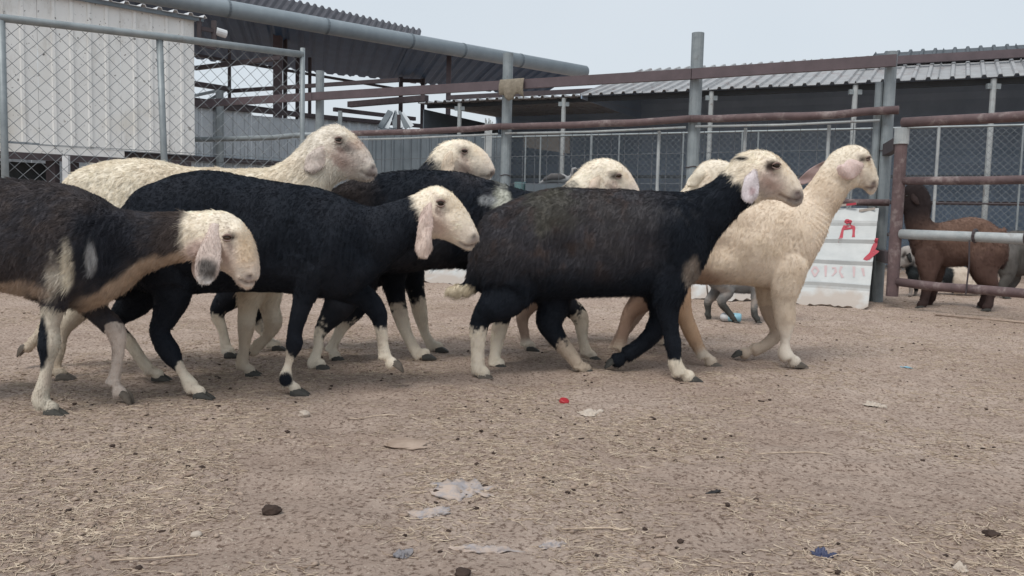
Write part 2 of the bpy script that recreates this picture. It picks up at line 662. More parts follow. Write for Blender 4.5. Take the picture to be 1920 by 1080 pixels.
lump("dung_clump", "round dark dung clump on bare dirt below the walking sheep", "dung", 508, 966, .021, M["dung"], 3, .62, .45, "loose dung clumps")
lump("dung_clump", "small dark dung clump at the bottom edge of the picture", "dung", 868, 1076, .016, M["dung"], 5, .6, .45, "loose dung clumps")
lump("dung_clump", "dark crumbly dung clump beside a broad brown stain, lower right", "dung", 1860, 998, .017, M["dung"], 6, .5, .5, "loose dung clumps")
M["stone"] = surf("pale_stone", (.52, .45, .38), (.38, .32, .27), .85, 0, 20, .3)
lump("stone", "small pale rounded stone on dirt left of the dark dung clump", "stone", 368, 1003, .012, M["stone"], 8, .6, .2)
lump("stone", "pale stone lump right of the black ram's hoof on open ground", "stone", 570, 783, .018, M["stone"], 9, .8, .4)
lump("stone", "dusty flat stone slab lying in the middle foreground", "stone", 765, 835, .05, M["clod"], 10, .22, .4, stretch=1.5)


# ================================================================== ANIMALS
def crom(P, sub):
    P = np.array(P, dtype=np.float64)
    n_ = len(P)
    out, us = [], []
    for i in range(n_ - 1):
        p0, p1, p2, p3 = P[max(i - 1, 0)], P[i], P[i + 1], P[min(i + 2, n_ - 1)]
        for k in range(sub):
            t = k / sub
            out.append(.5 * ((2 * p1) + (-p0 + p2) * t + (2 * p0 - 5 * p1 + 4 * p2 - p3) * t * t + (-p0 + 3 * p1 - 3 * p2 + p3) * t ** 3))
            us.append(i + t)
    out.append(P[-1])
    us.append(n_ - 1)
    return np.array(out), np.array(us)


def loft(mb, rings):
    n_ = len(rings[0])
    k = len(rings)
    vs = [p for r in rings for p in r]
    fs = []
    for i in range(k - 1):
        for j in range(n_):
            j2 = (j + 1) % n_
            fs.append((i * n_ + j, i * n_ + j2, (i + 1) * n_ + j2, (i + 1) * n_ + j))
    c0 = np.mean(rings[0], 0)
    c1 = np.mean(rings[-1], 0)
    a, b_ = len(vs), len(vs) + 1
    vs += [c0, c1]
    for j in range(n_):
        j2 = (j + 1) % n_
        fs.append((a, j2, j))
        fs.append((b_, (k - 1) * n_ + j, (k - 1) * n_ + j2))
    mb.add(vs, fs)


def mixc(a, b_, f):
    f = np.asarray(f)[:, None]
    return a * (1 - f) + np.asarray(b_)[None, :] * f


def sstep(x, a, b_):
    t = np.clip((x - a) / (b_ - a), 0, 1)
    return t * t * (3 - 2 * t)


class Ctx:
    pass


def blob(c, cx, cy, rx, ry, soft=.35, nzamp=.35):
    d = np.hypot((c.px - cx) / rx, (c.py - cy) / ry) + (c.n1 - .5) * 2 * nzamp
    return 1 - sstep(d, 1 - soft, 1 + soft)


TOTAL_HAIR = [0]


def animal(name, label, cat, S, legs, plane, paint, ears=(), eye=None, eye_r=.0125, eye_mat="eye", tail=None, mouth=None,
           nostril=None, group=None, poll=12, voxel=.0075, hair=42000, hair_len=(.017, .007, .006), hoof_mat="hoof", far_ear=True,
           lean=.3, hoof_size=1.0, nose_dark=True, planted_clamp=.19, face_tint=True, leg_lat=.088, clump=.42, jitter=1.5, clump_n=34, shade_var=.36):
    pxa, Ya, pxb, Yb = plane
    A_, B_ = on_y(pxa, 420, Ya), on_y(pxb, 420, Yb)
    t_ = Vector((B_.x - A_.x, B_.y - A_.y, 0)).normalized()
    if t_.x < 0:
        t_ = -t_
    nrm = Vector((t_.y, -t_.x, 0))          # towards the camera
    A0 = Vector((A_.x, A_.y, 0))

    def P(px, py, lat=0.0):
        d = ray(px, py)
        k = ((A0 + nrm * lat - CAM).dot(nrm)) / d.dot(nrm)
        return CAM + d * k

    fwd = 1.0 if S[-1][0] > S[0][0] else -1.0
    nN = np.array(nrm)
    mb = MB()
    # trunk, neck and head: one lofted body
    raw = []
    for tx, ty, bx, by, wd in S:
        T, Bm = P(tx, ty), P(bx, by)
        raw.append([*T, *Bm, wd])
    I, us = crom(raw, 6)
    rings, cen, rad, cu_ = [], [], [], []
    MR = 28
    for q, u in zip(I, us):
        T, Bm, wd = q[:3], q[3:6], max(q[6], .006)
        c = (T + Bm) / 2
        a = (T - Bm) / 2
        ring = []
        hd = float(np.clip((u - poll) / 2, 0, 1))
        for k in range(MR):
            th = 2 * math.pi * k / MR
            cx_, sx_ = math.cos(th), math.sin(th)
            ex = .92 if hd < .5 else .95
            cc = math.copysign(abs(cx_) ** ex, cx_)
            ss = math.copysign(abs(sx_) ** ex, sx_)
            lat = wd * ss * ((1 - .10 * cx_) * (1 - hd) + (1 + .20 * cx_) * hd)
            ring.append(c + a * cc + nN * lat)
        rings.append(ring)
        cen.append(c)
        rad.append(max(np.linalg.norm(a), .01))
        cu_.append(u)
    loft(mb, rings)
    chains = [(0, np.array(cen), np.array(rad), np.array(cu_))]
    hooves = []
    for li, lg in enumerate(legs):
        s = lg["side"]
        J = lg["j"]
        hx, hy = lg["hoof"]
        lifted = lg.get("lift", False)
        lat0 = s * leg_lat
        if lifted:
            latf = s * .075
            dz = 0
        else:
            gpt = on_z(hx, hy)
            latf = (gpt - A0).dot(nrm)
            lo, hi = (.03, planted_clamp) if s > 0 else (-planted_clamp, -.03)
            latf = min(max(latf, lo), hi)
            H0 = P(hx, hy, latf)
            dz = -H0.z
        J = [(jx, jy, (jr * (1.0 if i < 2 else 1.03)) if (i < 2 or i == len(J) - 1) else max(jr * .6, .94 * (jr + .9 * (jr - .5 * (J[i - 1][2] + J[i + 1][2]) + (.12 * jr if i == 2 else 0))))) for i, (jx, jy, jr) in enumerate(J)]
        vx_, vy_ = J[0][0] - J[1][0], J[0][1] - J[1][1]
        vl_ = math.hypot(vx_, vy_) + 1e-6
        q_ = J[0][2] * .75 / vl_
        J = [(J[0][0] + vx_ * q_, J[0][1] + vy_ * q_, J[0][2] * .3)] + J
        nJ = len(J)
        raw = []
        for i, (jx, jy, jr) in enumerate(J):
            f = max(0, i - 1) / nJ
            lat = lat0 * (.72 if i == 0 else (.92 if i == 1 else 1)) + (latf - lat0) * min(1, f * 1.2)
            p = P(jx, jy, lat)
            p.z += dz * f ** 1.2
            dep = (p - CAM).dot(_F)
            raw.append([*p, jr * dep / FPX])
        Hp = P(hx, hy, latf)
        Hp.z += dz
        I, us = crom(raw, 5)
        rings, cen, rad = [], [], []
        for i in range(len(I)):
            p = I[i][:3]
            d = Vector(I[min(i + 1, len(I) - 1)][:3] - I[max(i - 1, 0)][:3]).normalized()
            a = nrm.cross(d).normalized()
            r_ = I[i][3]
            rl = min(r_ * .92, .062)
            rings.append([p + np.array(a) * (math.cos(2 * math.pi * k / 16) * r_) + nN * (math.sin(2 * math.pi * k / 16) * rl) for k in range(16)])
            cen.append(p)
            rad.append(r_)
        loft(mb, rings)
        chains.append((1 + li, np.array(cen), np.array(rad), us - 1.0))
        last = Vector(I[-1][:3])
        hooves.append((last, Hp, lifted, I[-1][3], lg.get("hmat", hoof_mat)))
        # pastern stub towards the hoof
        e = last.lerp(Hp, .45)
        if not lifted:
            e.z = max(e.z, .024)
        rr = I[-1][3]
        mb.ball(e, rr * .93, 12, 8)
    if tail:
        raw = []
        for (jx, jy, jr) in tail:
            p = P(jx, jy, 0)
            raw.append([*p, jr * (p - CAM).dot(_F) / FPX])
        I, us = crom(raw, 5)
        rings = []
        for i in range(len(I)):
            d = Vector(I[min(i + 1, len(I) - 1)][:3] - I[max(i - 1, 0)][:3]).normalized()
            a = nrm.cross(d).normalized()
            rings.append([I[i][:3] + np.array(a) * (math.cos(2 * math.pi * k / 12) * I[i][3]) + nN * (math.sin(2 * math.pi * k / 12) * I[i][3] * .9) for k in range(12)])
        loft(mb, rings)
        chains.append((9, I[:, :3].copy(), I[:, 3].copy(), us))
    # fuse into one continuous surface
    tmp_me = bpy.data.meshes.new("tmp")
    tmp_me.from_pydata([tuple(map(float, p)) for p in mb.v], [], mb.f)
    tmp_me.update()
    tmp = bpy.data.objects.new("tmp", tmp_me)
    COL.objects.link(tmp)
    bm = bmesh.new()
    bm.from_mesh(tmp_me)
    bmesh.ops.recalc_face_normals(bm, faces=bm.faces)
    bm.to_mesh(tmp_me)
    bm.free()
    r = tmp.modifiers.new("remesh", 'REMESH')
    r.mode = 'VOXEL'
    r.voxel_size = voxel
    sm = tmp.modifiers.new("smooth", 'SMOOTH')
    sm.iterations = 4
    sm.factor = .5
    dg = bpy.context.evaluated_depsgraph_get()
    me = bpy.data.meshes.new_from_object(tmp.evaluated_get(dg))
    bpy.data.objects.remove(tmp)
    bpy.data.meshes.remove(tmp_me)
    me.name = name + "_body"
    nv = len(me.vertices)
    X = np.empty(nv * 3, dtype=np.float32)
    me.vertices.foreach_get("co", X)
    X = X.reshape(-1, 3).astype(np.float64)
    Nn = np.empty(nv * 3, dtype=np.float32)
    me.vertices.foreach_get("normal", Nn)
    Nn = Nn.reshape(-1, 3).astype(np.float64)

    def context(X):
        c = Ctx()
        best = np.full(len(X), 1e9)
        c.lab = np.zeros(len(X), dtype=int)
        c.u = np.zeros(len(X))
        for lab, cen, rad, us in chains:
            D = np.linalg.norm(X[:, None, :] - cen[None], axis=2) / rad[None]
            if 1 <= lab <= 8:
                D = D * 1.0
                D[:, us < 1.2] += 10
            k = D.argmin(1)
            dd = D[np.arange(len(X)), k]
            better = dd < best
            best[better] = dd[better]
            c.lab[better] = lab
            c.u[better] = us[k[better]]
        c.X = X
        c.px, c.py = project(X)
        c.n1 = fnoise(X, 28, 51, 3)
        c.n2 = fnoise(X, 9, 77, 3)
        c.n3 = fnoise(X, 90, 99, 2)
        c.poll = poll
        return c

    cx = context(X)
    head = (cx.lab == 0) & (cx.u > poll)
    # mouth cleft and nostril pressed into the surface
    if mouth:
        for (ax, ay), (bx, by) in zip(mouth[:-1], mouth[1:]):
            vx, vy = bx - ax, by - ay
            tt = np.clip(((cx.px - ax) * vx + (cx.py - ay) * vy) / (vx * vx + vy * vy), 0, 1)
            dd = np.hypot(cx.px - ax - tt * vx, cx.py - ay - tt * vy)
            k = np.exp(-(dd / 3.0) ** 2) * head
            X -= Nn * (k * .006)[:, None]
    if nostril:
        dd = np.hypot(cx.px - nostril[0], cx.py - nostril[1])
        X -= Nn * (np.exp(-(dd / 4.0) ** 2) * head * .007)[:, None]
    if eye:
        dd = np.hypot(cx.px - eye[0], cx.py - eye[1])
        X -= Nn * (np.exp(-(dd / 7.0) ** 2) * head * .006)[:, None]
        dd = np.hypot((cx.px - eye[0] + 1) / 1.6, cx.py - eye[1] + 11)
        X += Nn * (np.exp(-(dd / 6.5) ** 2) * head * .006)[:, None]
    # bony head: brow, cheek bone, jaw muscle, hollows
    if eye and nostril:
        ex_, ey_ = eye
        dx_, dy_ = nostril[0] - ex_, nostril[1] - ey_
        Lh_ = math.hypot(dx_, dy_)
        dx_, dy_ = dx_ / Lh_, dy_ / Lh_
        wx_, wy_ = -dy_ * fwd, dx_ * fwd
        sc_ = Lh_ * 3.5 / FPX
        ca_ = ((cx.px - ex_) * dx_ + (cx.py - ey_) * dy_) / Lh_
        cb_ = ((cx.px - ex_) * wx_ + (cx.py - ey_) * wy_) / Lh_
        side_w = np.clip(np.abs(Nn @ nN) * 1.6, 0, 1) * head
        for a_, b__, ra_, rb_, amp in ((-.03, -.17, .20, .09, .055), (.24, .06, .13, .10, -.040), (.16, .28, .26, .07, .034), (-.12, .66, .26, .26, .045), (.45, .42, .22, .12, -.030),
                                       (.80, .40, .14, .12, -.028), (.97, -.05, .12, .10, .022), (.62, .02, .22, .12, .016), (1.0, .30, .12, .10, .018), (-.42, .10, .14, .3, -.03), (.30, -.30, .35, .10, -.016)):
            X += Nn * (np.exp(-((ca_ - a_) / ra_) ** 2 - ((cb_ - b__) / rb_) ** 2) * side_w * amp * sc_)[:, None]
    # shoulder blade, ribs, flank and thigh
    tc_, tr_, tu_ = chains[0][1], chains[0][2], chains[0][3]
    kk_ = np.abs(cx.u[:, None] - tu_[None]).argmin(1) if nv < 200000 else np.zeros(nv, int)
    vv_ = (X[:, 2] - tc_[kk_, 2]) / tr_[kk_]
    side_t = np.clip(np.abs(Nn @ nN) * 1.5, 0, 1) * (cx.lab == 0)
    q_ = (poll - 1) / 11.0
    for u0, v0, su, sv, amp in ((7.6, .15, .75, .55, .016), (6.4, -.2, .5, .5, -.010), (4.2, -.15, .55, .35, -.020), (4.4, .35, 1.2, .22, -.008), (2.6, -.15, .8, .6, .016), (2.5, .72, .45, .16, .010), (9.0, -.1, .5, .4, -.008)):
        X += Nn * (np.exp(-((cx.u - u0 * q_) / (su * q_)) ** 2 - ((vv_ - v0) / sv) ** 2) * side_t * amp * 1.9)[:, None]
    # slight unevenness of wool / muscle
    X += Nn * ((cx.n2 - .5) * .012 * (~head) * (cx.lab == 0))[:, None]

    def colour(c):
        C_ = paint(c)
        lg_ = (c.lab >= 1) & (c.lab <= 8)
        C_ = C_ * np.where(lg_, .70 + .42 * c.n2 - .10 * sstep(c.u, 4, 6), 1.0)[:, None]  # legs darkened: shading and dirt both mixed into the colour
        C_ = mixc(C_, (.40, .31, .25), lg_ * np.clip((c.n1 - .5) * 3, 0, 1) * .45 * (C_.mean(1) > .2))
        hd = (c.lab == 0) & (c.u > poll)
        if mouth:
            for (ax, ay), (bx, by) in zip(mouth[:-1], mouth[1:]):
                vx, vy = bx - ax, by - ay
                tt = np.clip(((c.px - ax) * vx + (c.py - ay) * vy) / (vx * vx + vy * vy), 0, 1)
                dd = np.hypot(c.px - ax - tt * vx, c.py - ay - tt * vy)
                C_ = mixc(C_, (.15, .11, .10), np.exp(-(dd / 2.6) ** 2) * hd * .8)  # dark mouth line: pigment plus crease shade painted in
        if nostril:
            dd = np.hypot((c.px - nostril[0]), (c.py - nostril[1]))
            C_ = mixc(C_, (.05, .035, .035), np.exp(-(dd / 4.4) ** 2) * hd)  # shade of the nostril hollow painted in
        if eye and nostril and face_tint:
            dx_, dy_ = nostril[0] - eye[0], nostril[1] - eye[1]
            Lh_ = math.hypot(dx_, dy_)
            dx_, dy_ = dx_ / Lh_, dy_ / Lh_
            a_ = ((c.px - eye[0]) * dx_ + (c.py - eye[1]) * dy_) / Lh_ + (c.n1 - .5) * .25
            b__ = (-(c.px - eye[0]) * dy_ + (c.py - eye[1]) * dx_) * fwd / Lh_ + (c.n2 - .5) * .25
            g = lambda a0, b0, ra, rb: np.exp(-((a_ - a0) / ra) ** 2 - ((b__ - b0) / rb) ** 2) * hd
            C_ = mixc(C_, (.72, .55, .36), g(.25, -.22, .34, .12) * .40)
            C_ = mixc(C_, (.60, .45, .39), g(.30, .38, .36, .24) * .8)
            C_ = mixc(C_, (.33, .23, .20), g(.13, .15, .16, .07) * .75)
            C_ = mixc(C_, (.33, .25, .22), g(-.22, .02, .12, .06) * .45)
            C_ = mixc(C_, (.76, .70, .62), g(.85, .12, .20, .16) * .5)
            C_ = mixc(C_, (.24, .19, .18), g(1.03, .02, .09, .11) * .8)
            C_ = mixc(C_, (.30, .25, .225), g(1.0, .34, .12, .10) * .55)
            C_ = mixc(C_, (.42, .35, .29), g(.85, .52, .2, .10) * .4)
            C_ = C_ * (1 + (c.n3 - .5) * .28 * hd)[:, None]
        if eye:
            dd = np.hypot((c.px - eye[0]) / 1.35, (c.py - eye[1]))
            C_ = mixc(C_, (.05, .035, .03), np.exp(-(dd / (6.0 if face_tint else 4.0)) ** 2) * hd * .95)
        return np.clip(C_, 0.003, .95)

    C0 = colour(cx)
    base = Vector((float(np.mean(cx.X[:, 0])), float(np.mean(cx.X[:, 1])), 0))
    root = thing(name, label, cat, base, group)
    ob = np.array(base)
    me.vertices.foreach_set("co", (X - ob).astype(np.float32).ravel())
    at = me.attributes.new("Col", 'FLOAT_COLOR', 'POINT')
    at.data.foreach_set("color", np.concatenate([C0, np.ones((nv, 1))], 1).astype(np.float32).ravel())
    me.materials.clear()
    me.materials.append(M["skin"])
    me.shade_smooth()
    me.update()
    body = bpy.data.objects.new("body", me)
    link(body, root)

    # coat of hair
    me.calc_loop_triangles()
    nt = len(me.loop_triangles)
    T3 = np.empty(nt * 3, dtype=np.int32)
    me.loop_triangles.foreach_get("vertices", T3)
    T3 = T3.reshape(-1, 3)
    me.vertices.foreach_get("normal", (tmpn := np.empty(nv * 3, dtype=np.float32)))
    Nn = tmpn.reshape(-1, 3).astype(np.float64)
    EARV = []
    # surface lookups for eyes and ears
    bvh = BVHTree.FromPolygons([tuple(p) for p in X], [tuple(p) for p in T3])

    def hit(px, py, s):
        p = P(px, py)
        h = bvh.ray_cast(p + nrm * (s * .6), -nrm * s)
        return (h[0], h[1]) if h[0] is not None else (p + nrm * s * .05, nrm * s)

    if eye:
        for s in (1, -1):
            c, nn_ = hit(eye[0], eye[1], s)
            e = MB()
            e.ball(c - nn_ * eye_r * .5, eye_r * 1.12, 14, 10)
            e.build("eye", M[eye_mat], root, smooth=True)
            if face_tint:
                er_ = eye_r * 1.12
                up_ = Vector((0, 0, 1))
                sdv = nn_.cross(up_).normalized()
                cc_ = c - nn_ * eye_r * .5
                for (y0_, amp_, rr_, nm_) in ((.12, .62, .30, "eyelid"), (-.30, -.42, .20, "eyelid")):
                    lid = MB()
                    lp_ = []
                    for k_ in range(9):
                        q_ = -1 + 2 * k_ / 8
                        yy = y0_ + amp_ * (1 - q_ * q_)
                        dep_ = math.sqrt(max(.02, 1.25 - q_ * q_ * .95 - yy * yy * .8))
                        lp_.append(cc_ + sdv * (q_ * er_ * 1.15) + up_ * (yy * er_) + nn_ * (dep_ * er_))
                    lid.tube(lp_, [er_ * rr_ * (.35 + .65 * (1 - (-1 + 2 * k_ / 8) ** 2)) for k_ in range(9)], 6)
                    lid.build(nm_, M["lid"], root, smooth=True)
    for er in ears:
        sides = er.get("sides", (1, -1) if far_ear else (1,))
        for s in sides:
            pts = er["p"]
            bpos, bn = hit(pts[0][0], pts[0][1], s)
            lat0 = (bpos - A0).dot(nrm)
            cs, ws = [], []
            nP = len(pts)
            for i, (ex, ey, ew) in enumerate(pts):
                f = i / (nP - 1)
                lat = lat0 + s * (-.006 + er.get("out", .035) * math.sin(min(1, f * 1.6) * math.pi / 2))
                p = P(ex, ey, lat)
                cs.append([*p, ew * (p - CAM).dot(_F) / FPX])
            I, us = crom(cs, 5)
            rings = []
            cup = er.get("cup", .35)
            for i in range(len(I)):
                d = Vector(I[min(i + 1, len(I) - 1)][:3] - I[max(i - 1, 0)][:3]).normalized()
                a = nrm.cross(d).normalized()
                o_ = d.cross(a).normalized() * 1.0
                if o_.dot(nrm) * s < 0:
                    o_ = -o_
                wd = max(I[i][3], .002)
                ring = []
                for k in range(16):
                    th = 2 * math.pi * k / 16
                    xx = math.cos(th) * wd
                    zz = math.sin(th) * min(.005, wd * .5) - cup * wd * (math.cos(th) ** 2) + .004 * math.sin(i * .55 + math.cos(th) * 2.2)
                    ring.append(I[i][:3] + np.array(a) * xx + np.array(o_) * zz)
                rings.append(ring)
            e = MB()
            loft(e, rings)
            eo = e.build("ear", M["ear"], root, smooth=True)
            em = eo.data
            nv2 = len(em.vertices)
            EX = np.array([v.co[:] for v in em.vertices]) + ob
            c2 = Ctx()
            c2.px, c2.py = project(EX)
            c2.n1, c2.n2, c2.n3 = fnoise(EX, 40, 3), fnoise(EX, 12, 4), fnoise(EX, 120, 6)
            ec = er["col"](c2) if callable(er["col"]) else np.tile(np.array(er["col"]), (nv2, 1))
            ec = ec * (.86 + .28 * c2.n1)[:, None]
            em.calc_loop_triangles()
            et = np.array([t_q.vertices[:] for t_q in em.loop_triangles])
            en = np.array([v.normal[:] for v in em.vertices])
            EARV.append((EX, et, en, np.clip(ec, 0, 1)))
            at = em.attributes.new("Col", 'FLOAT_COLOR', 'POINT')
            at.data.foreach_set("color", np.concatenate([np.clip(ec, 0, 1), np.ones((nv2, 1))], 1).astype(np.float32).ravel())

    if EARV:
        XX = np.concatenate([X] + [e_[0] for e_ in EARV])
        offs, TT, NN, CC = nv, [T3], [Nn], [C0]
        for e_ in EARV:
            TT.append(e_[1] + offs)
            offs += len(e_[0])
            NN.append(e_[2])
            CC.append(e_[3])
        T3, Nn, C0 = np.concatenate(TT), np.concatenate(NN), np.concatenate(CC)
        n_e = len(XX) - nv
        LAB = np.concatenate([cx.lab, np.full(n_e, 20)])
        UU = np.concatenate([cx.u, np.zeros(n_e)])
        X = XX
    else:
        LAB, UU = cx.lab, cx.u
    nt = len(T3)
    e1, e2 = X[T3[:, 1]] - X[T3[:, 0]], X[T3[:, 2]] - X[T3[:, 0]]
    ar = np.linalg.norm(np.cross(e1, e2), axis=1)
    if hair > 0:
        hN = hair
        pick = RNG.choice(nt, hN, p=ar / ar.sum())
        r1, r2 = np.sqrt(RNG.random(hN)), RNG.random(hN)
        wa, wb, wc = 1 - r1, r1 * (1 - r2), r1 * r2
        tri = T3[pick]
        R0 = X[tri[:, 0]] * wa[:, None] + X[tri[:, 1]] * wb[:, None] + X[tri[:, 2]] * wc[:, None]
        N0 = Nn[tri[:, 0]] * wa[:, None] + Nn[tri[:, 1]] * wb[:, None] + Nn[tri[:, 2]] * wc[:, None]
        N0 /= np.linalg.norm(N0, axis=1)[:, None] + 1e-9
        lab, uu = LAB[tri[:, 0]], UU[tri[:, 0]]
        Cc = C0[tri[:, 0]] * wa[:, None] + C0[tri[:, 1]] * wb[:, None] + C0[tri[:, 2]] * wc[:, None]
        isH = (lab == 0) & (uu > poll)
        isL = (lab >= 1) & (lab <= 8)
        isE = lab == 20
        hfac = np.clip((uu - poll - .6) / 3.2, 0, 1) * (lab == 0)
        Ln = np.where(isL, hair_len[2], hair_len[0] * (1 - hfac) + hair_len[1] * hfac)
        Ln = np.where(isE, .0075, Ln)
        nl = fnoise(R0, 14, 5, 2)
        Ln = Ln * (.5 + 1.0 * nl) * (.6 + .7 * RNG.random(hN)) * np.where(RNG.random(hN) < .07, 1.7, 1.0)
        tv = np.array(t_) * fwd
        flow = np.where(isL[:, None], np.array([0, 0, -1.])[None] - tv[None] * .15, -tv[None] * .8 + np.array([0, 0, -.75])[None])
        flow = np.where(isH[:, None], -tv[None] * .9 + np.array([0, 0, -.25])[None], flow)
        flow = np.where(isE[:, None], np.array([0, 0, -1.])[None] - tv[None] * .3, flow)
        jit = np.stack([fnoise(R0, 16, 7, 2), fnoise(R0, 16, 8, 2), fnoise(R0, 16, 9, 2)], 1) - .5
        flow = flow + jit * jitter + RNG.normal(0, .22, (hN, 3))
        flow -= N0 * (flow * N0).sum(1)[:, None]
        flow /= np.linalg.norm(flow, axis=1)[:, None] + 1e-9
        lf = lean + RNG.random(hN) * .3
        D = flow + N0 * lf[:, None]
        D /= np.linalg.norm(D, axis=1)[:, None]
        tip = R0 + D * Ln[:, None]
        if clump > 0:
            nc = max(60, hN // clump_n)
            ci = RNG.choice(hN, nc, replace=False)
            kd = kdtree.KDTree(nc)
            for q, i in enumerate(ci):
                kd.insert(R0[i], q)
            kd.balance()
            near = np.array([kd.find(p)[1] for p in R0])
            tgt = tip[ci[near]]
            cl = clump * (~isH) * (~isE) * np.clip(1.2 - np.linalg.norm(R0 - R0[ci[near]], axis=1) / .03, 0, 1)
            tip = tip + (tgt - tip) * cl[:, None]
            shade = (RNG.random(nc) * shade_var + 1 - shade_var / 2)[near]
        else:
            shade = np.ones(hN)
        K = 4
        pts = np.empty((hN, K, 3))
        for k in range(K):
            f = k / (K - 1)
            droop = np.array([0, 0, -1.])[None] * (Ln * .16 * f * f)[:, None]
            mid = R0 + (D * Ln[:, None]) * f
            pts[:, k] = mid * (1 - f * f) + tip * (f * f) + droop - N0 * .0012 * (1 - f)[..., None] if False else mid * (1 - f * f) + tip * (f * f) + droop
        cuv = bpy.data.hair_curves.new("fleece")
        cuv.add_curves([K] * hN)
        cuv.attributes["position"].data.foreach_set("vector", (pts.reshape(-1, 3) - ob).astype(np.float32).ravel())
        rr = np.tile(np.array([1, .85, .6, .18]), hN) * np.repeat(np.where(isH, .00045, .00062), K)
        ra = cuv.attributes.get("radius") or cuv.attributes.new("radius", 'FLOAT', 'POINT')
        ra.data.foreach_set("value", rr.astype(np.float32))
        Cc = np.clip(Cc * shade[:, None] * (.86 + .28 * RNG.random(hN))[:, None], .003, .95)
        ca = cuv.attributes.new("Col", 'FLOAT_COLOR', 'CURVE')
        ca.data.foreach_set("color", np.concatenate([Cc, np.ones((hN, 1))], 1).astype(np.float32).ravel())
        cuv.materials.append(M["fur"])
        link(bpy.data.objects.new("fleece", cuv), root)
        TOTAL_HAIR[0] += hN

    # cloven hooves
    for last, Hp, lifted, rr, hm in hooves:
        e = MB()
        if lifted:
            d = (Hp - last).normalized()
        else:
            d = (t_ * fwd)
        upv = nrm.cross(d).normalized()
        if upv.dot(last - Hp) < 0 and not lifted:
            upv = -upv
        if lifted and upv.z < 0:
            upv = -upv
        kk__ = hoof_size * (.88 if lifted else 1.0)
        Lh, Hh, Wh = .070 * kk__, .029 * kk__, .0245 * kk__
        heel = Hp - d * Lh * .62
        if not lifted:
            heel = Vector((heel.x, heel.y, 0.0))
        for s in (-1, 1):
            off = nrm * (s * (Wh * .54))
            ringsv = []
            for f, hgt, wdt in ((0.0, .70, .74), (.22, 1.0, .98), (.5, .92, 1.0), (.78, .50, .76), (.93, .22, .45), (1.0, .08, .16)):
                c = heel + d * (Lh * f) + off + nrm * (-s * .004 * f * 0)
                r_ = []
                for (yy, zz) in ((-.5, 0), (-.5, .35), (-.36, .85), (0, 1.0), (.36, .85), (.5, .35), (.5, 0), (0, -.02)):
                    r_.append(np.array(c + nrm * (yy * Wh * wdt) + upv * (zz * Hh * hgt)))
                ringsv.append(r_)
            loft(e, ringsv)
        e.build("hoof", M[hm], root, smooth=False)
    return root


# ---------------- coat colours
CREAM = np.array((.83, .745, .615))
PALE = np.array((.70, .635, .53))
PINKF = np.array((.72, .58, .52))
BLACK = np.array((.0105, .014, .021))
SOOT = np.array((.050, .048, .055))
BROWNB = np.array((.052, .040, .036))


def fill(c, col):
    return np.tile(np.asarray(col), (len(c.px), 1)).astype(np.float64)


def face(c, C_, pink=.45):
    """cream wool on the crown, thinner pinkish hair on cheeks and muzzle"""
    hd = (c.lab == 0) & (c.u > c.poll + .3)
    f = sstep(c.u + (c.n2 - .5) * 3, c.poll + 2.5, c.poll + 5.5) * hd
    return mixc(C_, PINKF, f * pink * (.5 + c.n1))


def legs_of(c, ids):
    r = np.zeros(len(c.px), dtype=bool)
    for i in ids:
        r |= c.lab == i
    return r


EARPINK = np.array((.60, .45, .42))


def ear_plain(c):
    return mixc(fill(c, EARPINK), (.66, .56, .48), c.n2)


SG = "fat tailed sheep walking across the yard"

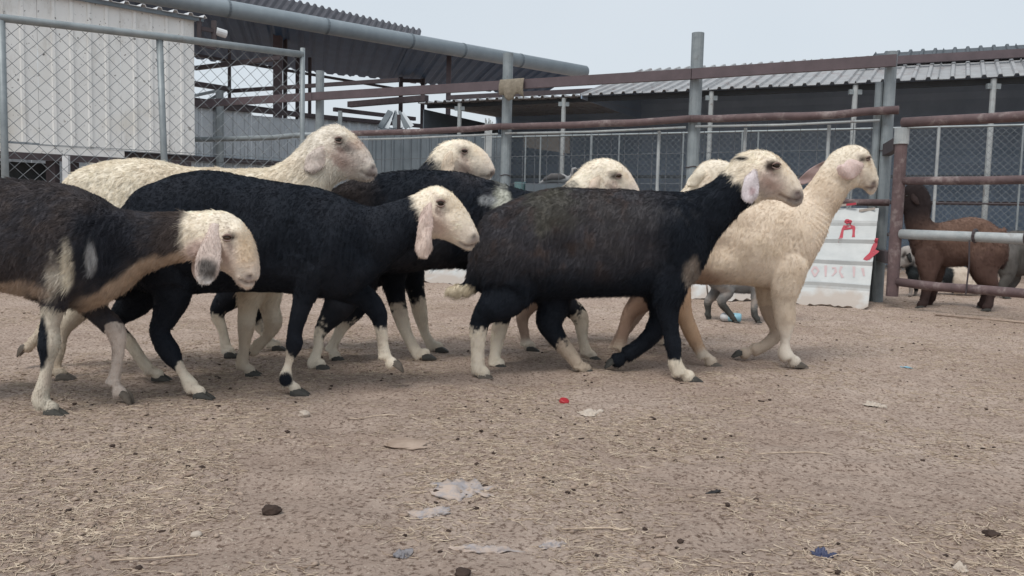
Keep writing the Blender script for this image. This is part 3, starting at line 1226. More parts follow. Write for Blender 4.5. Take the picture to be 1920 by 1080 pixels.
# ---- A: dark brown piebald, nearest on the left
def paint_A(c):
    C_ = fill(c, SOOT)
    C_ = mixc(C_, BROWNB * 1.25, np.clip((c.n2 - .35) * 2.2, 0, 1))
    C_ = mixc(C_, (.075, .062, .058), np.clip((c.n1 - .55) * 3, 0, 1) * .7)
    C_ = mixc(C_, (.095, .07, .058), np.clip((c.n3 - .5) * 3, 0, 1) * .4)
    C_ = mixc(C_, (.018, .02, .027), blob(c, 200, 460, 70, 75, .6))
    t = (c.lab == 0)
    # tan throat and brisket stripe
    und = [(120, 575), (175, 568), (215, 552), (255, 522), (300, 496), (345, 482), (385, 470)]
    dm = np.full(len(c.px), 1e9)
    for (ax, ay), (bx, by) in zip(und[:-1], und[1:]):
        vx, vy = bx - ax, by - ay
        tt = np.clip(((c.px - ax) * vx + (c.py - ay) * vy) / (vx * vx + vy * vy), 0, 1)
        dm = np.minimum(dm, np.hypot(c.px - ax - tt * vx, c.py - ay - tt * vy))
    C_ = mixc(C_, (.50, .385, .29), (1 - sstep(dm + (c.n1 - .5) * 16, 10 + 8 * sstep(c.px, 150, 230) * (1 - sstep(c.px, 250, 330)), 22 + 8 * sstep(c.px, 150, 230) * (1 - sstep(c.px, 250, 330)))) * t * sstep(c.px + (c.n2 - .5) * 60, 120, 170))
    C_ = mixc(C_, (.62, .56, .45), blob(c, 128, 505, 11, 42, .4, .5) * t)
    C_ = mixc(C_, (.5, .45, .38), blob(c, 100, 520, 13, 35, .5, .8) * t * .8)
    C_ = mixc(C_, (.42, .42, .42), blob(c, 172, 480, 8, 26, .5, .8) * t * .8)
    C_ = mixc(C_, (.40, .31, .24), blob(c, 20, 545, 60, 16, .5, .6) * t)
    hdm = sstep(c.u + (c.n1 - .5) * .7, 12.0, 12.6) * t
    C_ = mixc(C_, CREAM, hdm)
    C_ = mixc(C_, PINKF, blob(c, 380, 470, 32, 20, .5) * hdm)
    C_ = face(c, C_, .5)
    C_ = mixc(C_, (.60, .42, .25), blob(c, 466, 465, 20, 42, .6) * hdm * .55)
    l1 = legs_of(c, [1])
    C_ = mixc(C_, (.66, .60, .50), l1 & (c.u > .9))
    C_ = mixc(C_, BLACK, l1 * blob(c, 80, 646, 11, 46, .2, .4))
    l2 = legs_of(c, [2])
    C_ = mixc(C_, (.66, .57, .50), (l2 & (c.py > 603 + (c.n1 - .5) * 20) & (c.px > 196)) * 1.0)
    C_ = mixc(C_, BLACK, l2 * blob(c, 172, 712, 12, 20, .2, .3))
    lh = legs_of(c, [3, 4])
    C_ = mixc(C_, CREAM, lh * sstep(c.u, 2.2, 2.6))
    return C_


def ear_A(c):
    C_ = mixc(fill(c, (.62, .52, .47)), (.10, .09, .085), sstep(c.py + (c.n2 - .5) * 20, 478, 494) * (1 - sstep(np.hypot((c.px - 388) / 26, (c.py - 502) / 36), .55, .9)))
    return mixc(C_, (.62, .60, .58), sstep(c.py, 512, 530) * .8)


animal("sheep", "dark brown sheep with white legs and lowered cream head, cut by the left edge", "sheep",
       [(-262, 440, -262, 500, .05), (-240, 385, -240, 530, .11), (-190, 345, -190, 540, .145), (-120, 330, -120, 540, .155), (-40, 332, -45, 535, .16), (30, 337, 20, 545, .155),
        (90, 343, 85, 562, .15), (135, 350, 130, 575, .14), (178, 368, 180, 572, .118), (220, 392, 222, 550, .095), (262, 399, 262, 517, .078), (305, 401, 310, 495, .068),
        (345, 400, 352, 486, .066), (375, 398, 385, 490, .07), (405, 396, 405, 500, .07), (430, 400, 425, 512, .064), (455, 418, 440, 525, .056), (472, 445, 450, 535, .048),
        (482, 478, 458, 541, .042), (485, 503, 466, 543, .034), (483, 522, 474, 538, .018)],
       [dict(side=1, j=[(115, 520, 40), (101, 575, 21), (93, 615, 18), (92, 645, 19), (88, 685, 14), (82, 720, 14), (76, 746, 15.5), (84, 763, 14.5)], hoof=(112, 780)),
        dict(side=-1, j=[(165, 545, 34), (180, 582, 21), (206, 606, 19), (219, 625, 17), (222, 660, 13), (216, 700, 12), (210, 722, 14)], hoof=(240, 752), lift=True, hmat="hoof_pale"),
        dict(side=1, j=[(-205, 470, 60), (-185, 560, 38), (-225, 640, 20), (-212, 700, 14), (-205, 740, 14), (-200, 760, 14)], hoof=(-180, 775)),
        dict(side=-1, j=[(-195, 470, 58), (-150, 560, 36), (-150, 630, 20), (-125, 690, 14), (-110, 725, 13), (-105, 738, 13)], hoof=(-85, 750))],
       (0, 2.85, 400, 2.85), paint_A,
       ears=[dict(p=[(398, 420, 12), (395, 455, 18), (388, 490, 24), (384, 515, 21), (384, 533, 9)], col=ear_A, out=.04, cup=.3)],
       eye=(437, 445), eye_r=.0125, eye_mat="eye_brown", mouth=[(450, 524), (462, 532), (474, 531), (483, 527)], nostril=(469, 518), group=SG, hair=62000, voxel=.007,
       tail=[(-240, 430, 40), (-268, 470, 34), (-275, 530, 26), (-268, 570, 16)])


# ---- B: jet black with cream head
def paint_black(cream_legs, headu=12.0, mottle=.4, neck_fade=None):
    def f(c):
        C_ = fill(c, BLACK)
        C_ = mixc(C_, SOOT, np.clip((c.n2 - .4) * 2.5, 0, 1) * mottle)
        hdm = sstep(c.u + (c.n1 - .5) * .8, headu, headu + .5) * (c.lab == 0)
        C_ = mixc(C_, CREAM * 1.04, hdm)
        C_ = face(c, C_, .5)
        for lid, u0 in cream_legs.items():
            C_ = mixc(C_, CREAM * 1.02, legs_of(c, [lid]) * sstep(c.u + (c.n1 - .5) * 1.3 + (c.n3 - .5) * .6, u0, u0 + .3))
        return C_
    return f


def paint_B(c):
    C_ = paint_black({1: 3.55, 2: 2.85, 3: 4.55, 4: 2.3}, 12.0, .12)(c)
    C_ = mixc(C_, BLACK, legs_of(c, [1]) * blob(c, 536, 711, 13, 13, .15, .25))
    hd = (c.lab == 0) & (c.u > 12.4)
    C_ = mixc(C_, (.30, .27, .24), blob(c, 832, 392, 14, 7, .6) * hd * .5)
    C_ = mixc(C_, (.40, .36, .30), blob(c, 885, 455, 12, 12, .6) * hd * .5)
    return C_


animal("sheep", "jet black sheep with cream head and drooping pink ears, behind the nearest brown one", "sheep",
       [(222, 432, 226, 490, .05), (240, 388, 240, 530, .11), (285, 348, 280, 550, .14), (345, 325, 340, 552, .15), (405, 321, 405, 548, .152), (465, 331, 465, 546, .155), (530, 343, 530, 548, .15),
        (590, 350, 590, 556, .142), (640, 370, 635, 560, .125), (690, 388, 675, 545, .1), (725, 383, 712, 515, .08), (755, 374, 750, 482, .068), (780, 363, 785, 458, .062), (812, 349, 812, 447, .066),
        (838, 356, 830, 449, .062), (860, 375, 848, 456, .054), (878, 400, 862, 464, .045), (890, 425, 876, 469, .038), (897, 442, 885, 468, .028), (897, 452, 891, 462, .015)],
       [dict(side=1, j=[(588, 495, 36), (571, 555, 21), (553, 620, 15.5), (552, 645, 15), (541, 680, 10.5), (536, 708, 12.5), (541, 725, 12)], hoof=(568, 741)),
        dict(side=-1, j=[(640, 530, 32), (682, 556, 23), (707, 585, 18), (714, 612, 14), (718, 645, 12), (722, 672, 13)], hoof=(748, 692), lift=True, hmat="hoof_pale"),
        dict(side=1, j=[(292, 465, 62), (322, 540, 40), (312, 590, 27), (299, 622, 21), (318, 660, 19), (340, 695, 13), (356, 720, 14), (362, 732, 13)], hoof=(388, 748)),
        dict(side=-1, j=[(285, 480, 55), (258, 556, 35), (218, 604, 19), (245, 645, 14), (273, 685, 12), (286, 701, 12)], hoof=(308, 713))],
       (300, 3.18, 800, 3.2), paint_B,
       ears=[dict(p=[(806, 378, 10), (800, 408, 13), (795, 440, 14), (794, 465, 16), (793, 483, 8)], col=ear_plain, out=.045)],
       eye=(828, 381), eye_r=.0145, mouth=[(862, 455), (874, 462), (885, 462), (893, 458)], nostril=(889, 444), group=SG, hair=62000, voxel=.007, hair_len=(.009, .007, .005),
       tail=[(240, 440, 36), (226, 480, 30), (222, 530, 22), (228, 560, 12)])


# ---- C: cream, behind B
def paint_C(c):
    C_ = fill(c, (.82, .745, .615))
    C_ = mixc(C_, (.64, .52, .38), np.clip((c.n2 - .4) * 2.4, 0, 1) * .7)
    C_ = mixc(C_, (.80, .75, .67), sstep(c.u, 9.5, 12) * (c.lab == 0) * .8)
    C_ = face(c, C_, .35)
    hd = (c.lab == 0) & (c.u > 12)
    C_ = mixc(C_, (.50, .42, .39), blob(c, 665, 295, 34, 26, .7, .5) * hd * .6)
    C_ = mixc(C_, (.16, .15, .14), blob(c, 650, 279, 17, 10, .7, .4) * hd * .9)
    C_ = mixc(C_, (.34, .24, .235), blob(c, 672, 269, 18, 10, .7, .4) * hd * .75)
    C_ = mixc(C_, (.20, .17, .165), blob(c, 694, 326, 16, 9, .6) * hd * .85)
    C_ = mixc(C_, (.42, .30, .21), legs_of(c, [1, 2, 3, 4]) * sstep(c.u, 1.4, 2) * .35)
    return C_


animal("sheep", "cream sheep with head raised high, standing behind the jet black one", "sheep",
       [(108, 380, 112, 440, .05), (122, 345, 125, 490, .11), (165, 315, 165, 520, .14), (225, 300, 225, 530, .15), (290, 301, 290, 535, .152), (350, 313, 350, 535, .155), (410, 317, 410, 535, .15),
        (465, 318, 460, 540, .142), (505, 314, 500, 530, .125), (535, 300, 535, 490, .105), (562, 277, 572, 440, .085), (583, 255, 602, 385, .074), (605, 240, 622, 350, .07), (630, 234, 640, 338, .068),
        (655, 246, 655, 336, .064), (675, 263, 668, 338, .056), (692, 285, 680, 341, .048), (702, 306, 690, 341, .042), (707, 320, 698, 338, .03), (706, 328, 702, 335, .014)],
       [dict(side=1, j=[(482, 500, 36), (466, 570, 19), (461, 618, 15), (458, 650, 12), (454, 680, 12.5), (456, 692, 12)], hoof=(482, 706)),
        dict(side=-1, j=[(505, 510, 32), (505, 570, 19), (512, 605, 16), (500, 632, 12), (482, 648, 12)], hoof=(466, 668), lift=True, hmat="hoof_pale"),
        dict(side=1, j=[(170, 440, 60), (170, 540, 36), (122, 615, 18), (112, 655, 13), (100, 690, 13), (102, 700, 12)], hoof=(130, 713), hmat="hoof_pale"),
        dict(side=-1, j=[(165, 450, 55), (140, 545, 30), (95, 597, 17), (72, 630, 12), (60, 643, 11)], hoof=(42, 662), lift=True, hmat="hoof_pale")],
       (150, 3.5, 600, 3.56), paint_C,
       clump=.14, jitter=.9, clump_n=24, shade_var=.14,
       ears=[dict(p=[(606, 272, 9), (598, 290, 15), (588, 306, 18), (578, 322, 10)], col=lambda c: mixc(fill(c, (.62, .57, .51)), (.55, .44, .40), c.n2), out=.03, cup=.2)],
       eye=(639, 265), eye_r=.0135, mouth=[(678, 322), (690, 330), (703, 331)], nostril=(700, 314), group=SG, hair=56000, hair_len=(.017, .007, .006),
       tail=[(130, 400, 40), (108, 440, 36), (104, 500, 30), (112, 540, 18)])


# ---- E: black, hidden body, cream head in the back row
animal("sheep", "cream headed sheep in the back row, its face showing over a black back", "sheep",
       [(445, 430, 447, 470, .05), (455, 385, 458, 500, .1), (490, 358, 490, 530, .135), (550, 350, 550, 535, .145), (610, 352, 610, 535, .145), (670, 354, 670, 538, .142), (715, 352, 712, 535, .13), (750, 345, 748, 510, .112),
        (780, 325, 785, 450, .09), (803, 300, 815, 390, .075), (822, 274, 836, 352, .07), (845, 263, 850, 338, .066), (870, 263, 866, 333, .06), (892, 271, 882, 335, .052), (910, 285, 896, 338, .044),
        (922, 302, 908, 339, .036), (928, 317, 918, 336, .026), (928, 326, 923, 333, .012)],
       [dict(side=1, j=[(735, 480, 36), (740, 545, 20), (752, 600, 15), (765, 640, 12.5), (782, 675, 12), (786, 684, 12)], hoof=(808, 697)),
        dict(side=-1, j=[(760, 480, 34), (778, 540, 18), (788, 590, 14), (796, 625, 11), (808, 650, 11), (812, 657, 11)], hoof=(832, 668)),
        dict(side=1, j=[(475, 465, 50), (446, 540, 32), (409, 585, 18), (418, 625, 12), (424, 660, 11.5), (425, 668, 11)], hoof=(440, 684)),
        dict(side=-1, j=[(480, 465, 48), (500, 545, 26), (480, 600, 15), (500, 635, 11), (510, 655, 11)], hoof=(528, 668))],
       (450, 4.1, 850, 4.2), paint_black({1: 1.5, 2: 1.3, 3: 2.0, 4: 2.0}, 9.6, .3),
       ears=[dict(p=[(846, 282, 9), (842, 300, 12), (839, 318, 12), (837, 332, 8)], col=lambda c: mixc(fill(c, (.66, .56, .43)), EARPINK, c.n2 * .4), out=.03)],
       eye=(870, 285), eye_r=.0125, mouth=[(902, 331), (914, 332), (922, 330)], nostril=(922, 326), group=SG, hair=30000, poll=10, voxel=.009,
       tail=[(460, 410, 30), (445, 450, 26), (440, 500, 20), (446, 530, 12)])


# ---- D: black with white shoulder patch
def paint_D(c):
    C_ = paint_black({1: 1.6, 2: 1.7, 3: 1.75, 4: 1.7}, 10.6, .7)(c)
    t = c.lab == 0
    C_ = mixc(C_, BROWNB, blob(c, 640, 370, 60, 50, .6) * t * .7)
    C_ = mixc(C_, (.52, .52, .45), blob(c, 940, 385, 15, 32, .5, .6) * t * .9)
    C_ = mixc(C_, (.32, .33, .34), blob(c, 915, 375, 16, 9, .5, .6) * t * .8)
    return C_


animal("sheep", "middle row black sheep with a white shoulder patch", "sheep",
       [(598, 420, 600, 470, .05), (612, 372, 614, 510, .11), (650, 343, 650, 520, .14), (710, 327, 710, 514, .15), (780, 319, 780, 505, .15), (850, 322, 850, 502, .15), (910, 337, 905, 508, .145), (955, 349, 950, 518, .135),
        (995, 360, 985, 535, .115), (1030, 362, 1022, 500, .1), (1062, 345, 1062, 455, .08), (1085, 320, 1098, 415, .072), (1107, 303, 1122, 397, .07), (1135, 297, 1140, 390, .068), (1158, 304, 1155, 388, .062),
        (1177, 320, 1166, 386, .053), (1190, 340, 1178, 386, .044), (1198, 358, 1188, 384, .034), (1200, 370, 1194, 380, .016)],
       [dict(side=1, j=[(960, 500, 38), (948, 570, 19), (936, 620, 15), (930, 655, 12.5), (926, 680, 12), (927, 686, 12)], hoof=(946, 698)),
        dict(side=-1, j=[(990, 500, 34), (1050, 562, 20), (1086, 594, 16), (1092, 635, 12), (1098, 660, 11.5), (1100, 670, 11)], hoof=(1120, 684)),
        dict(side=1, j=[(655, 470, 58), (642, 560, 34), (602, 622, 17), (596, 658, 12), (588, 685, 12.5), (590, 692, 12)], hoof=(612, 704)),
        dict(side=-1, j=[(670, 470, 50), (668, 560, 30), (642, 612, 16), (626, 645, 12), (618, 662, 12)], hoof=(640, 680))],
       (620, 3.84, 1000, 3.98), paint_D,
       ears=[dict(p=[(1122, 330, 9), (1117, 348, 12), (1115, 362, 12), (1114, 378, 8)], col=lambda c: mixc(fill(c, (.66, .56, .43)), EARPINK, c.n2 * .5), out=.03)],
       eye=(1153, 331), eye_r=.0125, eye_mat="eye_brown", mouth=[(1172, 378), (1184, 381), (1194, 378)], nostril=(1193, 366), group=SG, hair=46000, poll=11, voxel=.008,
       tail=[(612, 410, 34), (600, 450, 30), (594, 510, 24), (600, 550, 14)])


# ---- H: cream head at the very back
def paint_H(c):
    C_ = fill(c, (.80, .72, .60))
    C_ = mixc(C_, (.70, .58, .46), np.clip((c.n2 - .4) * 2.4, 0, 1) * .6)
    C_ = mixc(C_, (.26, .15, .11), legs_of(c, [1, 2, 3, 4]) * (1 - sstep(c.u, 3, 4.2)) * .75)
    return face(c, C_, .4)


animal("sheep", "cream sheep whose woolly crown peeks out behind the right black sheep's neck", "sheep",
       [(975, 430, 978, 470, .05), (990, 390, 992, 500, .1), (1030, 370, 1030, 525, .13), (1090, 364, 1090, 530, .14), (1150, 362, 1150, 530, .14), (1205, 372, 1205, 530, .135), (1245, 370, 1245, 525, .12), (1275, 362, 1284, 490, .1),
        (1290, 343, 1308, 440, .085), (1304, 320, 1325, 390, .075), (1322, 303, 1340, 372, .07), (1345, 300, 1352, 365, .066), (1368, 306, 1368, 362, .058), (1385, 320, 1380, 362, .048), (1398, 338, 1388, 364, .038), (1402, 350, 1395, 362, .018)],
       [dict(side=1, j=[(1225, 480, 34), (1206, 560, 19), (1182, 600, 15), (1158, 640, 12), (1144, 665, 11)], hoof=(1130, 684), lift=True),
        dict(side=-1, j=[(1235, 480, 32), (1240, 560, 18), (1236, 610, 14), (1238, 640, 11), (1240, 655, 11)], hoof=(1256, 668)),
        dict(side=1, j=[(1020, 470, 46), (1006, 545, 28), (980, 595, 16), (984, 635, 11.5), (986, 658, 11.5)], hoof=(1002, 676)),
        dict(side=-1, j=[(1030, 470, 44), (1042, 545, 26), (1018, 600, 14), (1032, 640, 11), (1036, 652, 11)], hoof=(1052, 667))],
       (1000, 4.5, 1350, 4.55), paint_H,
       ears=[dict(p=[(1322, 322, 8), (1310, 332, 11), (1298, 342, 10), (1289, 348, 4)], col=lambda c: fill(c, (.66, .59, .48)), out=.03)],
       eye=(1368, 328), nostril=(1396, 345), group=SG, hair=26000, poll=9, voxel=.009, hair_len=(.018, .012, .007),
       tail=[(990, 410, 30), (976, 450, 26), (972, 500, 20), (978, 530, 12)])


# ---- F: grey-black in front, right of centre
def paint_F(c):
    C_ = fill(c, SOOT * 1.0)
    C_ = mixc(C_, BLACK, sstep(c.px + (c.n2 - .5) * 90, 1180, 1270))
    C_ = mixc(C_, (.058, .05, .047), np.clip((c.n2 - .42) * 3, 0, 1) * (1 - sstep(c.px, 1150, 1260)) * .8)
    C_ = mixc(C_, (.075, .052, .044), np.clip((c.n1 - .52) * 4, 0, 1) * (1 - sstep(c.px, 1150, 1260)) * .7)
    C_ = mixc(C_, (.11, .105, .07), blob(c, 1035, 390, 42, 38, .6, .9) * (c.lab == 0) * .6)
    C_ = mixc(C_, (.085, .082, .085), blob(c, 1100, 395, 130, 26, .7, .9) * (c.lab == 0) * .5)  # lighter upper back: dust and top light painted into the coat
    C_ = mixc(C_, BLACK, sstep(c.py + (c.n2 - .5) * 60, 470, 540))  # dark underside painted into the coat
    t = c.lab == 0
    hdm = sstep(c.u + (c.n1 - .5) * .6, 11.75, 12.15) * t
    C_ = mixc(C_, CREAM * 1.02, hdm)
    C_ = face(c, C_, .35)
    hd = t & (c.u > 12)
    C_ = mixc(C_, (.34, .29, .27), blob(c, 1440, 345, 28, 28, .5) * hd * .75)
    C_ = mixc(C_, (.20, .18, .175), blob(c, 1494, 372, 17, 15, .6) * hd * .85)
    C_ = mixc(C_, (.03, .028, .028), blob(c, 1391, 297, 12, 4, .4, .3) * hd)
    C_ = mixc(C_, (.03, .028, .028), blob(c, 1446, 313, 10, 9, .4, .2) * hd)
    C_ = mixc(C_, (.33, .27, .22), blob(c, 1298, 510, 14, 26, .5, .6) * t * .75)
    C_ = mixc(C_, CREAM, legs_of(c, [1]) * sstep(c.u + (c.n1 - .5) * 1.2 + (c.n3 - .5) * .6, 4.0, 4.3))
    C_ = mixc(C_, CREAM, legs_of(c, [3]) * sstep(c.u + (c.n1 - .5) * .9 + (c.n3 - .5) * .5, 2.75, 2.95))
    C_ = mixc(C_, (.52, .43, .34), legs_of(c, [4]) * sstep(c.u + (c.n1 - .5) * 1.0 + (c.n3 - .5) * .5, 3.1, 3.4))
    C_ = mixc(C_, (.66, .58, .44), (c.lab == 9) * sstep(c.u, 1.1, 1.5))
    return C_


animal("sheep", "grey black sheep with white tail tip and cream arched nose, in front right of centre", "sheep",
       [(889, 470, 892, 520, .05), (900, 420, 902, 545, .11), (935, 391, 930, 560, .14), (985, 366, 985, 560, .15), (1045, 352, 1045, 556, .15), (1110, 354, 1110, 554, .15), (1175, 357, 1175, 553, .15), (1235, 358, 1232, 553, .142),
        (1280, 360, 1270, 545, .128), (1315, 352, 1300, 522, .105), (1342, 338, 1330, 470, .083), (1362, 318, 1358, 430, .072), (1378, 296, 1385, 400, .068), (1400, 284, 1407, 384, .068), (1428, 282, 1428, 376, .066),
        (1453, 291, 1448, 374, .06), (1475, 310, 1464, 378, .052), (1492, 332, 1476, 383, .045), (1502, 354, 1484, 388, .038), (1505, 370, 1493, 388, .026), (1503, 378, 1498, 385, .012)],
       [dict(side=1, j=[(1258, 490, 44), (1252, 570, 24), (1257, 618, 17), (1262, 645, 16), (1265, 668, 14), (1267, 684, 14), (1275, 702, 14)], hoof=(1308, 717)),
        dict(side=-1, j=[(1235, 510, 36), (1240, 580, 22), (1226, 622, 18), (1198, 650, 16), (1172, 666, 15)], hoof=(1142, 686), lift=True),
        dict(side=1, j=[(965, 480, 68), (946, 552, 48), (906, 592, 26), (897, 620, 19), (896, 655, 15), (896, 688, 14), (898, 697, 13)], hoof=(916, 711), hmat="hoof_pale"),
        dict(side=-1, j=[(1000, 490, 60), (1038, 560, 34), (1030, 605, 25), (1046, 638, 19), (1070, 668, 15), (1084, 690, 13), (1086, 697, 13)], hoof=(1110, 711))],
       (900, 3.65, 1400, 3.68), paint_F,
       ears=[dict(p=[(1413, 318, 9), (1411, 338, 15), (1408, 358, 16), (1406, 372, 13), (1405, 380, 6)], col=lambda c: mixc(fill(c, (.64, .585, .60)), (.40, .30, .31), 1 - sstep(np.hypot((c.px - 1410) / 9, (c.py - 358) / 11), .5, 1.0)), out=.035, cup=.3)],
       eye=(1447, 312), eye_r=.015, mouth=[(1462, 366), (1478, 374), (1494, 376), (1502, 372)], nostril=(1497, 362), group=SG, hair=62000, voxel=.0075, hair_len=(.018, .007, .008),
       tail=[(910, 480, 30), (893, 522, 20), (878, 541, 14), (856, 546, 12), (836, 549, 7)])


# ---- G: tan, leading on the right
def paint_G(c):
    C_ = fill(c, (.77, .655, .53))
    C_ = mixc(C_, (.57, .45, .33), np.clip((c.n2 - .4) * 2.5, 0, 1) * .7)
    C_ = mixc(C_, (.72, .60, .45), np.clip((c.n1 - .5) * 3, 0, 1) * .5)
    t = c.lab == 0
    C_ = mixc(C_, (.78, .70, .58), sstep(c.u, 9.5, 11.5) * t)
    C_ = face(c, C_, .55)
    C_ = mixc(C_, (.33, .215, .155), blob(c, 1320, 522, 42, 18, .6) * t * .8)
    C_ = mixc(C_, (.60, .385, .24), legs_of(c, [3]) * (1 - sstep(c.u, 3.5, 4.6)) * .9)
    C_ = mixc(C_, (.30, .17, .12), legs_of(c, [4]) * (1 - sstep(c.u, 3, 4.2)) * .8)
    C_ = mixc(C_, (.80, .72, .62), legs_of(c, [1]) * sstep(c.u, 1.6, 2.8))
    C_ = mixc(C_, (.58, .48, .39), legs_of(c, [2]) * .8)
    hd = t & (c.u > 12)
    C_ = mixc(C_, (.30, .25, .22), blob(c, 1637, 352, 9, 8, .6) * hd * .7)
    return C_


animal("sheep", "light tan sheep leading the group with head held highest, beside the galvanised gate post", "sheep",
       [(1168, 440, 1172, 490, .05), (1180, 400, 1184, 510, .1), (1215, 375, 1215, 522, .13), (1270, 366, 1270, 530, .14), (1330, 368, 1330, 532, .145), (1390, 372, 1390, 533, .145), (1435, 374, 1435, 540, .138), (1475, 368, 1475, 542, .122),
        (1505, 357, 1505, 515, .098), (1528, 331, 1535, 455, .08), (1546, 306, 1562, 406, .07), (1563, 285, 1586, 363, .067), (1587, 274, 1602, 352, .068), (1612, 274, 1613, 352, .062), (1628, 290, 1620, 355, .052),
        (1637, 310, 1626, 361, .045), (1643, 332, 1632, 366, .036), (1643, 348, 1637, 364, .02), (1642, 354, 1639, 361, .01)],
       [dict(side=1, j=[(1478, 495, 37), (1470, 560, 23), (1472, 602, 18), (1472, 640, 12.5), (1472, 662, 14), (1478, 672, 13)], hoof=(1504, 688), hmat="hoof_pale"),
        dict(side=-1, j=[(1450, 500, 36), (1444, 575, 20), (1458, 618, 15), (1438, 645, 12.5), (1410, 658, 12)], hoof=(1380, 668), lift=True),
        dict(side=1, j=[(1235, 465, 52), (1262, 540, 34), (1282, 590, 20), (1296, 625, 16), (1312, 658, 13), (1320, 672, 13)], hoof=(1348, 694), hmat="hoof_pale"),
        dict(side=-1, j=[(1230, 470, 48), (1215, 548, 30), (1180, 590, 17), (1168, 630, 13), (1160, 660, 12)], hoof=(1180, 680))],
       (1200, 4.12, 1600, 4.16), paint_G,
       ears=[dict(p=[(1616, 306, 10), (1606, 313, 17), (1594, 318, 18), (1582, 318, 13), (1571, 313, 4)], col=lambda c: mixc(fill(c, (.70, .55, .52)), (.62, .50, .45), c.n2), out=.05, cup=.3, sides=(1,)),
             dict(p=[(1560, 302, 8), (1540, 316, 11), (1520, 328, 11), (1505, 338, 8), (1496, 343, 4)], col=lambda c: mixc(fill(c, (.30, .22, .22)), (.55, .42, .40), c.n2 * .6), out=.05, cup=.3, sides=(-1,))],
       clump=.24, jitter=1.3, clump_n=26, shade_var=.18, eye=(1618, 299), eye_r=.0115, eye_mat="eye_brown", mouth=[(1625, 352), (1634, 354), (1641, 350)], nostril=(1639, 343), group=SG, hair=52000, voxel=.0075,
       hair_len=(.0105, .006, .005), tail=[(1185, 420, 30), (1170, 455, 26), (1166, 500, 20), (1172, 530, 12)])


# ---- small grey goat seen under the tan sheep
def paint_greygoat(c):
    C_ = fill(c, (.21, .205, .20))
    C_ = mixc(C_, (.46, .42, .39), np.clip((c.n2 - .45) * 4, 0, 1))
    return mixc(C_, (.07, .07, .065), (c.lab >= 1) * sstep(c.u, 1.6, 2.4))


animal("goat", "small grey goat standing behind the tan sheep, only its dark legs showing beneath it", "goat",
       [(1318, 500, 1320, 520, .03), (1326, 478, 1328, 532, .06), (1350, 468, 1350, 545, .075), (1385, 468, 1385, 550, .08), (1415, 466, 1415, 548, .075), (1440, 458, 1440, 535, .06), (1456, 440, 1462, 500, .045), (1466, 420, 1480, 470, .038),
        (1478, 410, 1490, 452, .036), (1494, 414, 1498, 450, .032), (1508, 428, 1506, 452, .024), (1514, 440, 1511, 452, .014)],
       [dict(side=1, j=[(1424, 520, 18), (1417, 560, 9), (1414, 580, 7), (1416, 596, 6.5)], hoof=(1425, 607)),
        dict(side=-1, j=[(1436, 520, 17), (1440, 560, 9), (1444, 580, 7), (1446, 592, 6)], hoof=(1455, 601)),
        dict(side=1, j=[(1345, 515, 24), (1365, 545, 13), (1352, 565, 9), (1366, 585, 7), (1374, 596, 6.5)], hoof=(1382, 606)),
        dict(side=-1, j=[(1342, 515, 22), (1345, 542, 12), (1328, 565, 8.5), (1328, 582, 6.5), (1326, 592, 6)], hoof=(1332, 600))],
       (1330, 5.85, 1450, 5.9), paint_greygoat, face_tint=False, eye=None, poll=8, hair=9000, voxel=.008, hoof_size=.6, leg_lat=.05, planted_clamp=.1,
       ears=[dict(p=[(1482, 424, 5), (1474, 432, 7), (1466, 442, 3)], col=(.2, .19, .18), out=.03)], hair_len=(.012, .006, .006))


# ---- brown goat in the next pen
def paint_browngoat(c):
    C_ = fill(c, (.105, .062, .05))
    C_ = mixc(C_, (.20, .125, .095), blob(c, 1810, 425, 80, 40, .8, .4))
    C_ = mixc(C_, (.035, .026, .026), sstep(c.u, 5.5, 8) * (c.lab == 0))  # neck and head darkened: shadow painted into the coat
    return mixc(C_, (.04, .026, .025), (c.lab >= 1) * sstep(c.u, 1.4, 2.6) * .8)


animal("goat", "dark brown goat facing left behind the rusty pipe gate", "goat",
       [(1876, 455, 1874, 475, .04), (1871, 430, 1868, 495, .09), (1850, 413, 1848, 500, .11), (1818, 407, 1818, 498, .115), (1785, 413, 1785, 500, .115), (1755, 418, 1752, 498, .11), (1742, 408, 1716, 482, .1), (1745, 388, 1702, 440, .085),
        (1743, 366, 1696, 412, .075), (1730, 347, 1694, 400, .068), (1708, 343, 1688, 400, .06), (1690, 360, 1678, 402, .045), (1680, 382, 1672, 404, .03), (1675, 394, 1672, 402, .015)],
       [dict(side=1, j=[(1742, 480, 26), (1740, 520, 14), (1737, 545, 10), (1733, 562, 9), (1732, 570, 9)], hoof=(1722, 579)),
        dict(side=-1, j=[(1752, 480, 24), (1754, 520, 13), (1750, 545, 9), (1746, 560, 8.5), (1745, 564, 8.5)], hoof=(1736, 572)),
        dict(side=1, j=[(1850, 465, 34), (1848, 510, 22), (1862, 540, 12), (1856, 562, 9), (1854, 574, 9)], hoof=(1845, 586)),
        dict(side=-1, j=[(1840, 465, 32), (1840, 510, 20), (1850, 540, 11), (1845, 560, 8.5), (1844, 568, 8.5)], hoof=(1836, 577))],
       (1740, 7.3, 1860, 7.2), paint_browngoat, face_tint=False, eye=(1697, 368), eye_r=.012, poll=8, hair=20000, voxel=.011, leg_lat=.08, hoof_size=1.0,
       ears=[dict(p=[(1710, 364, 4), (1716, 374, 6), (1722, 384, 2)], col=(.045, .03, .028), out=.03)], hair_len=(.016, .007, .01),
       tail=[(1868, 435, 14), (1878, 455, 10), (1880, 485, 8), (1878, 505, 4)])


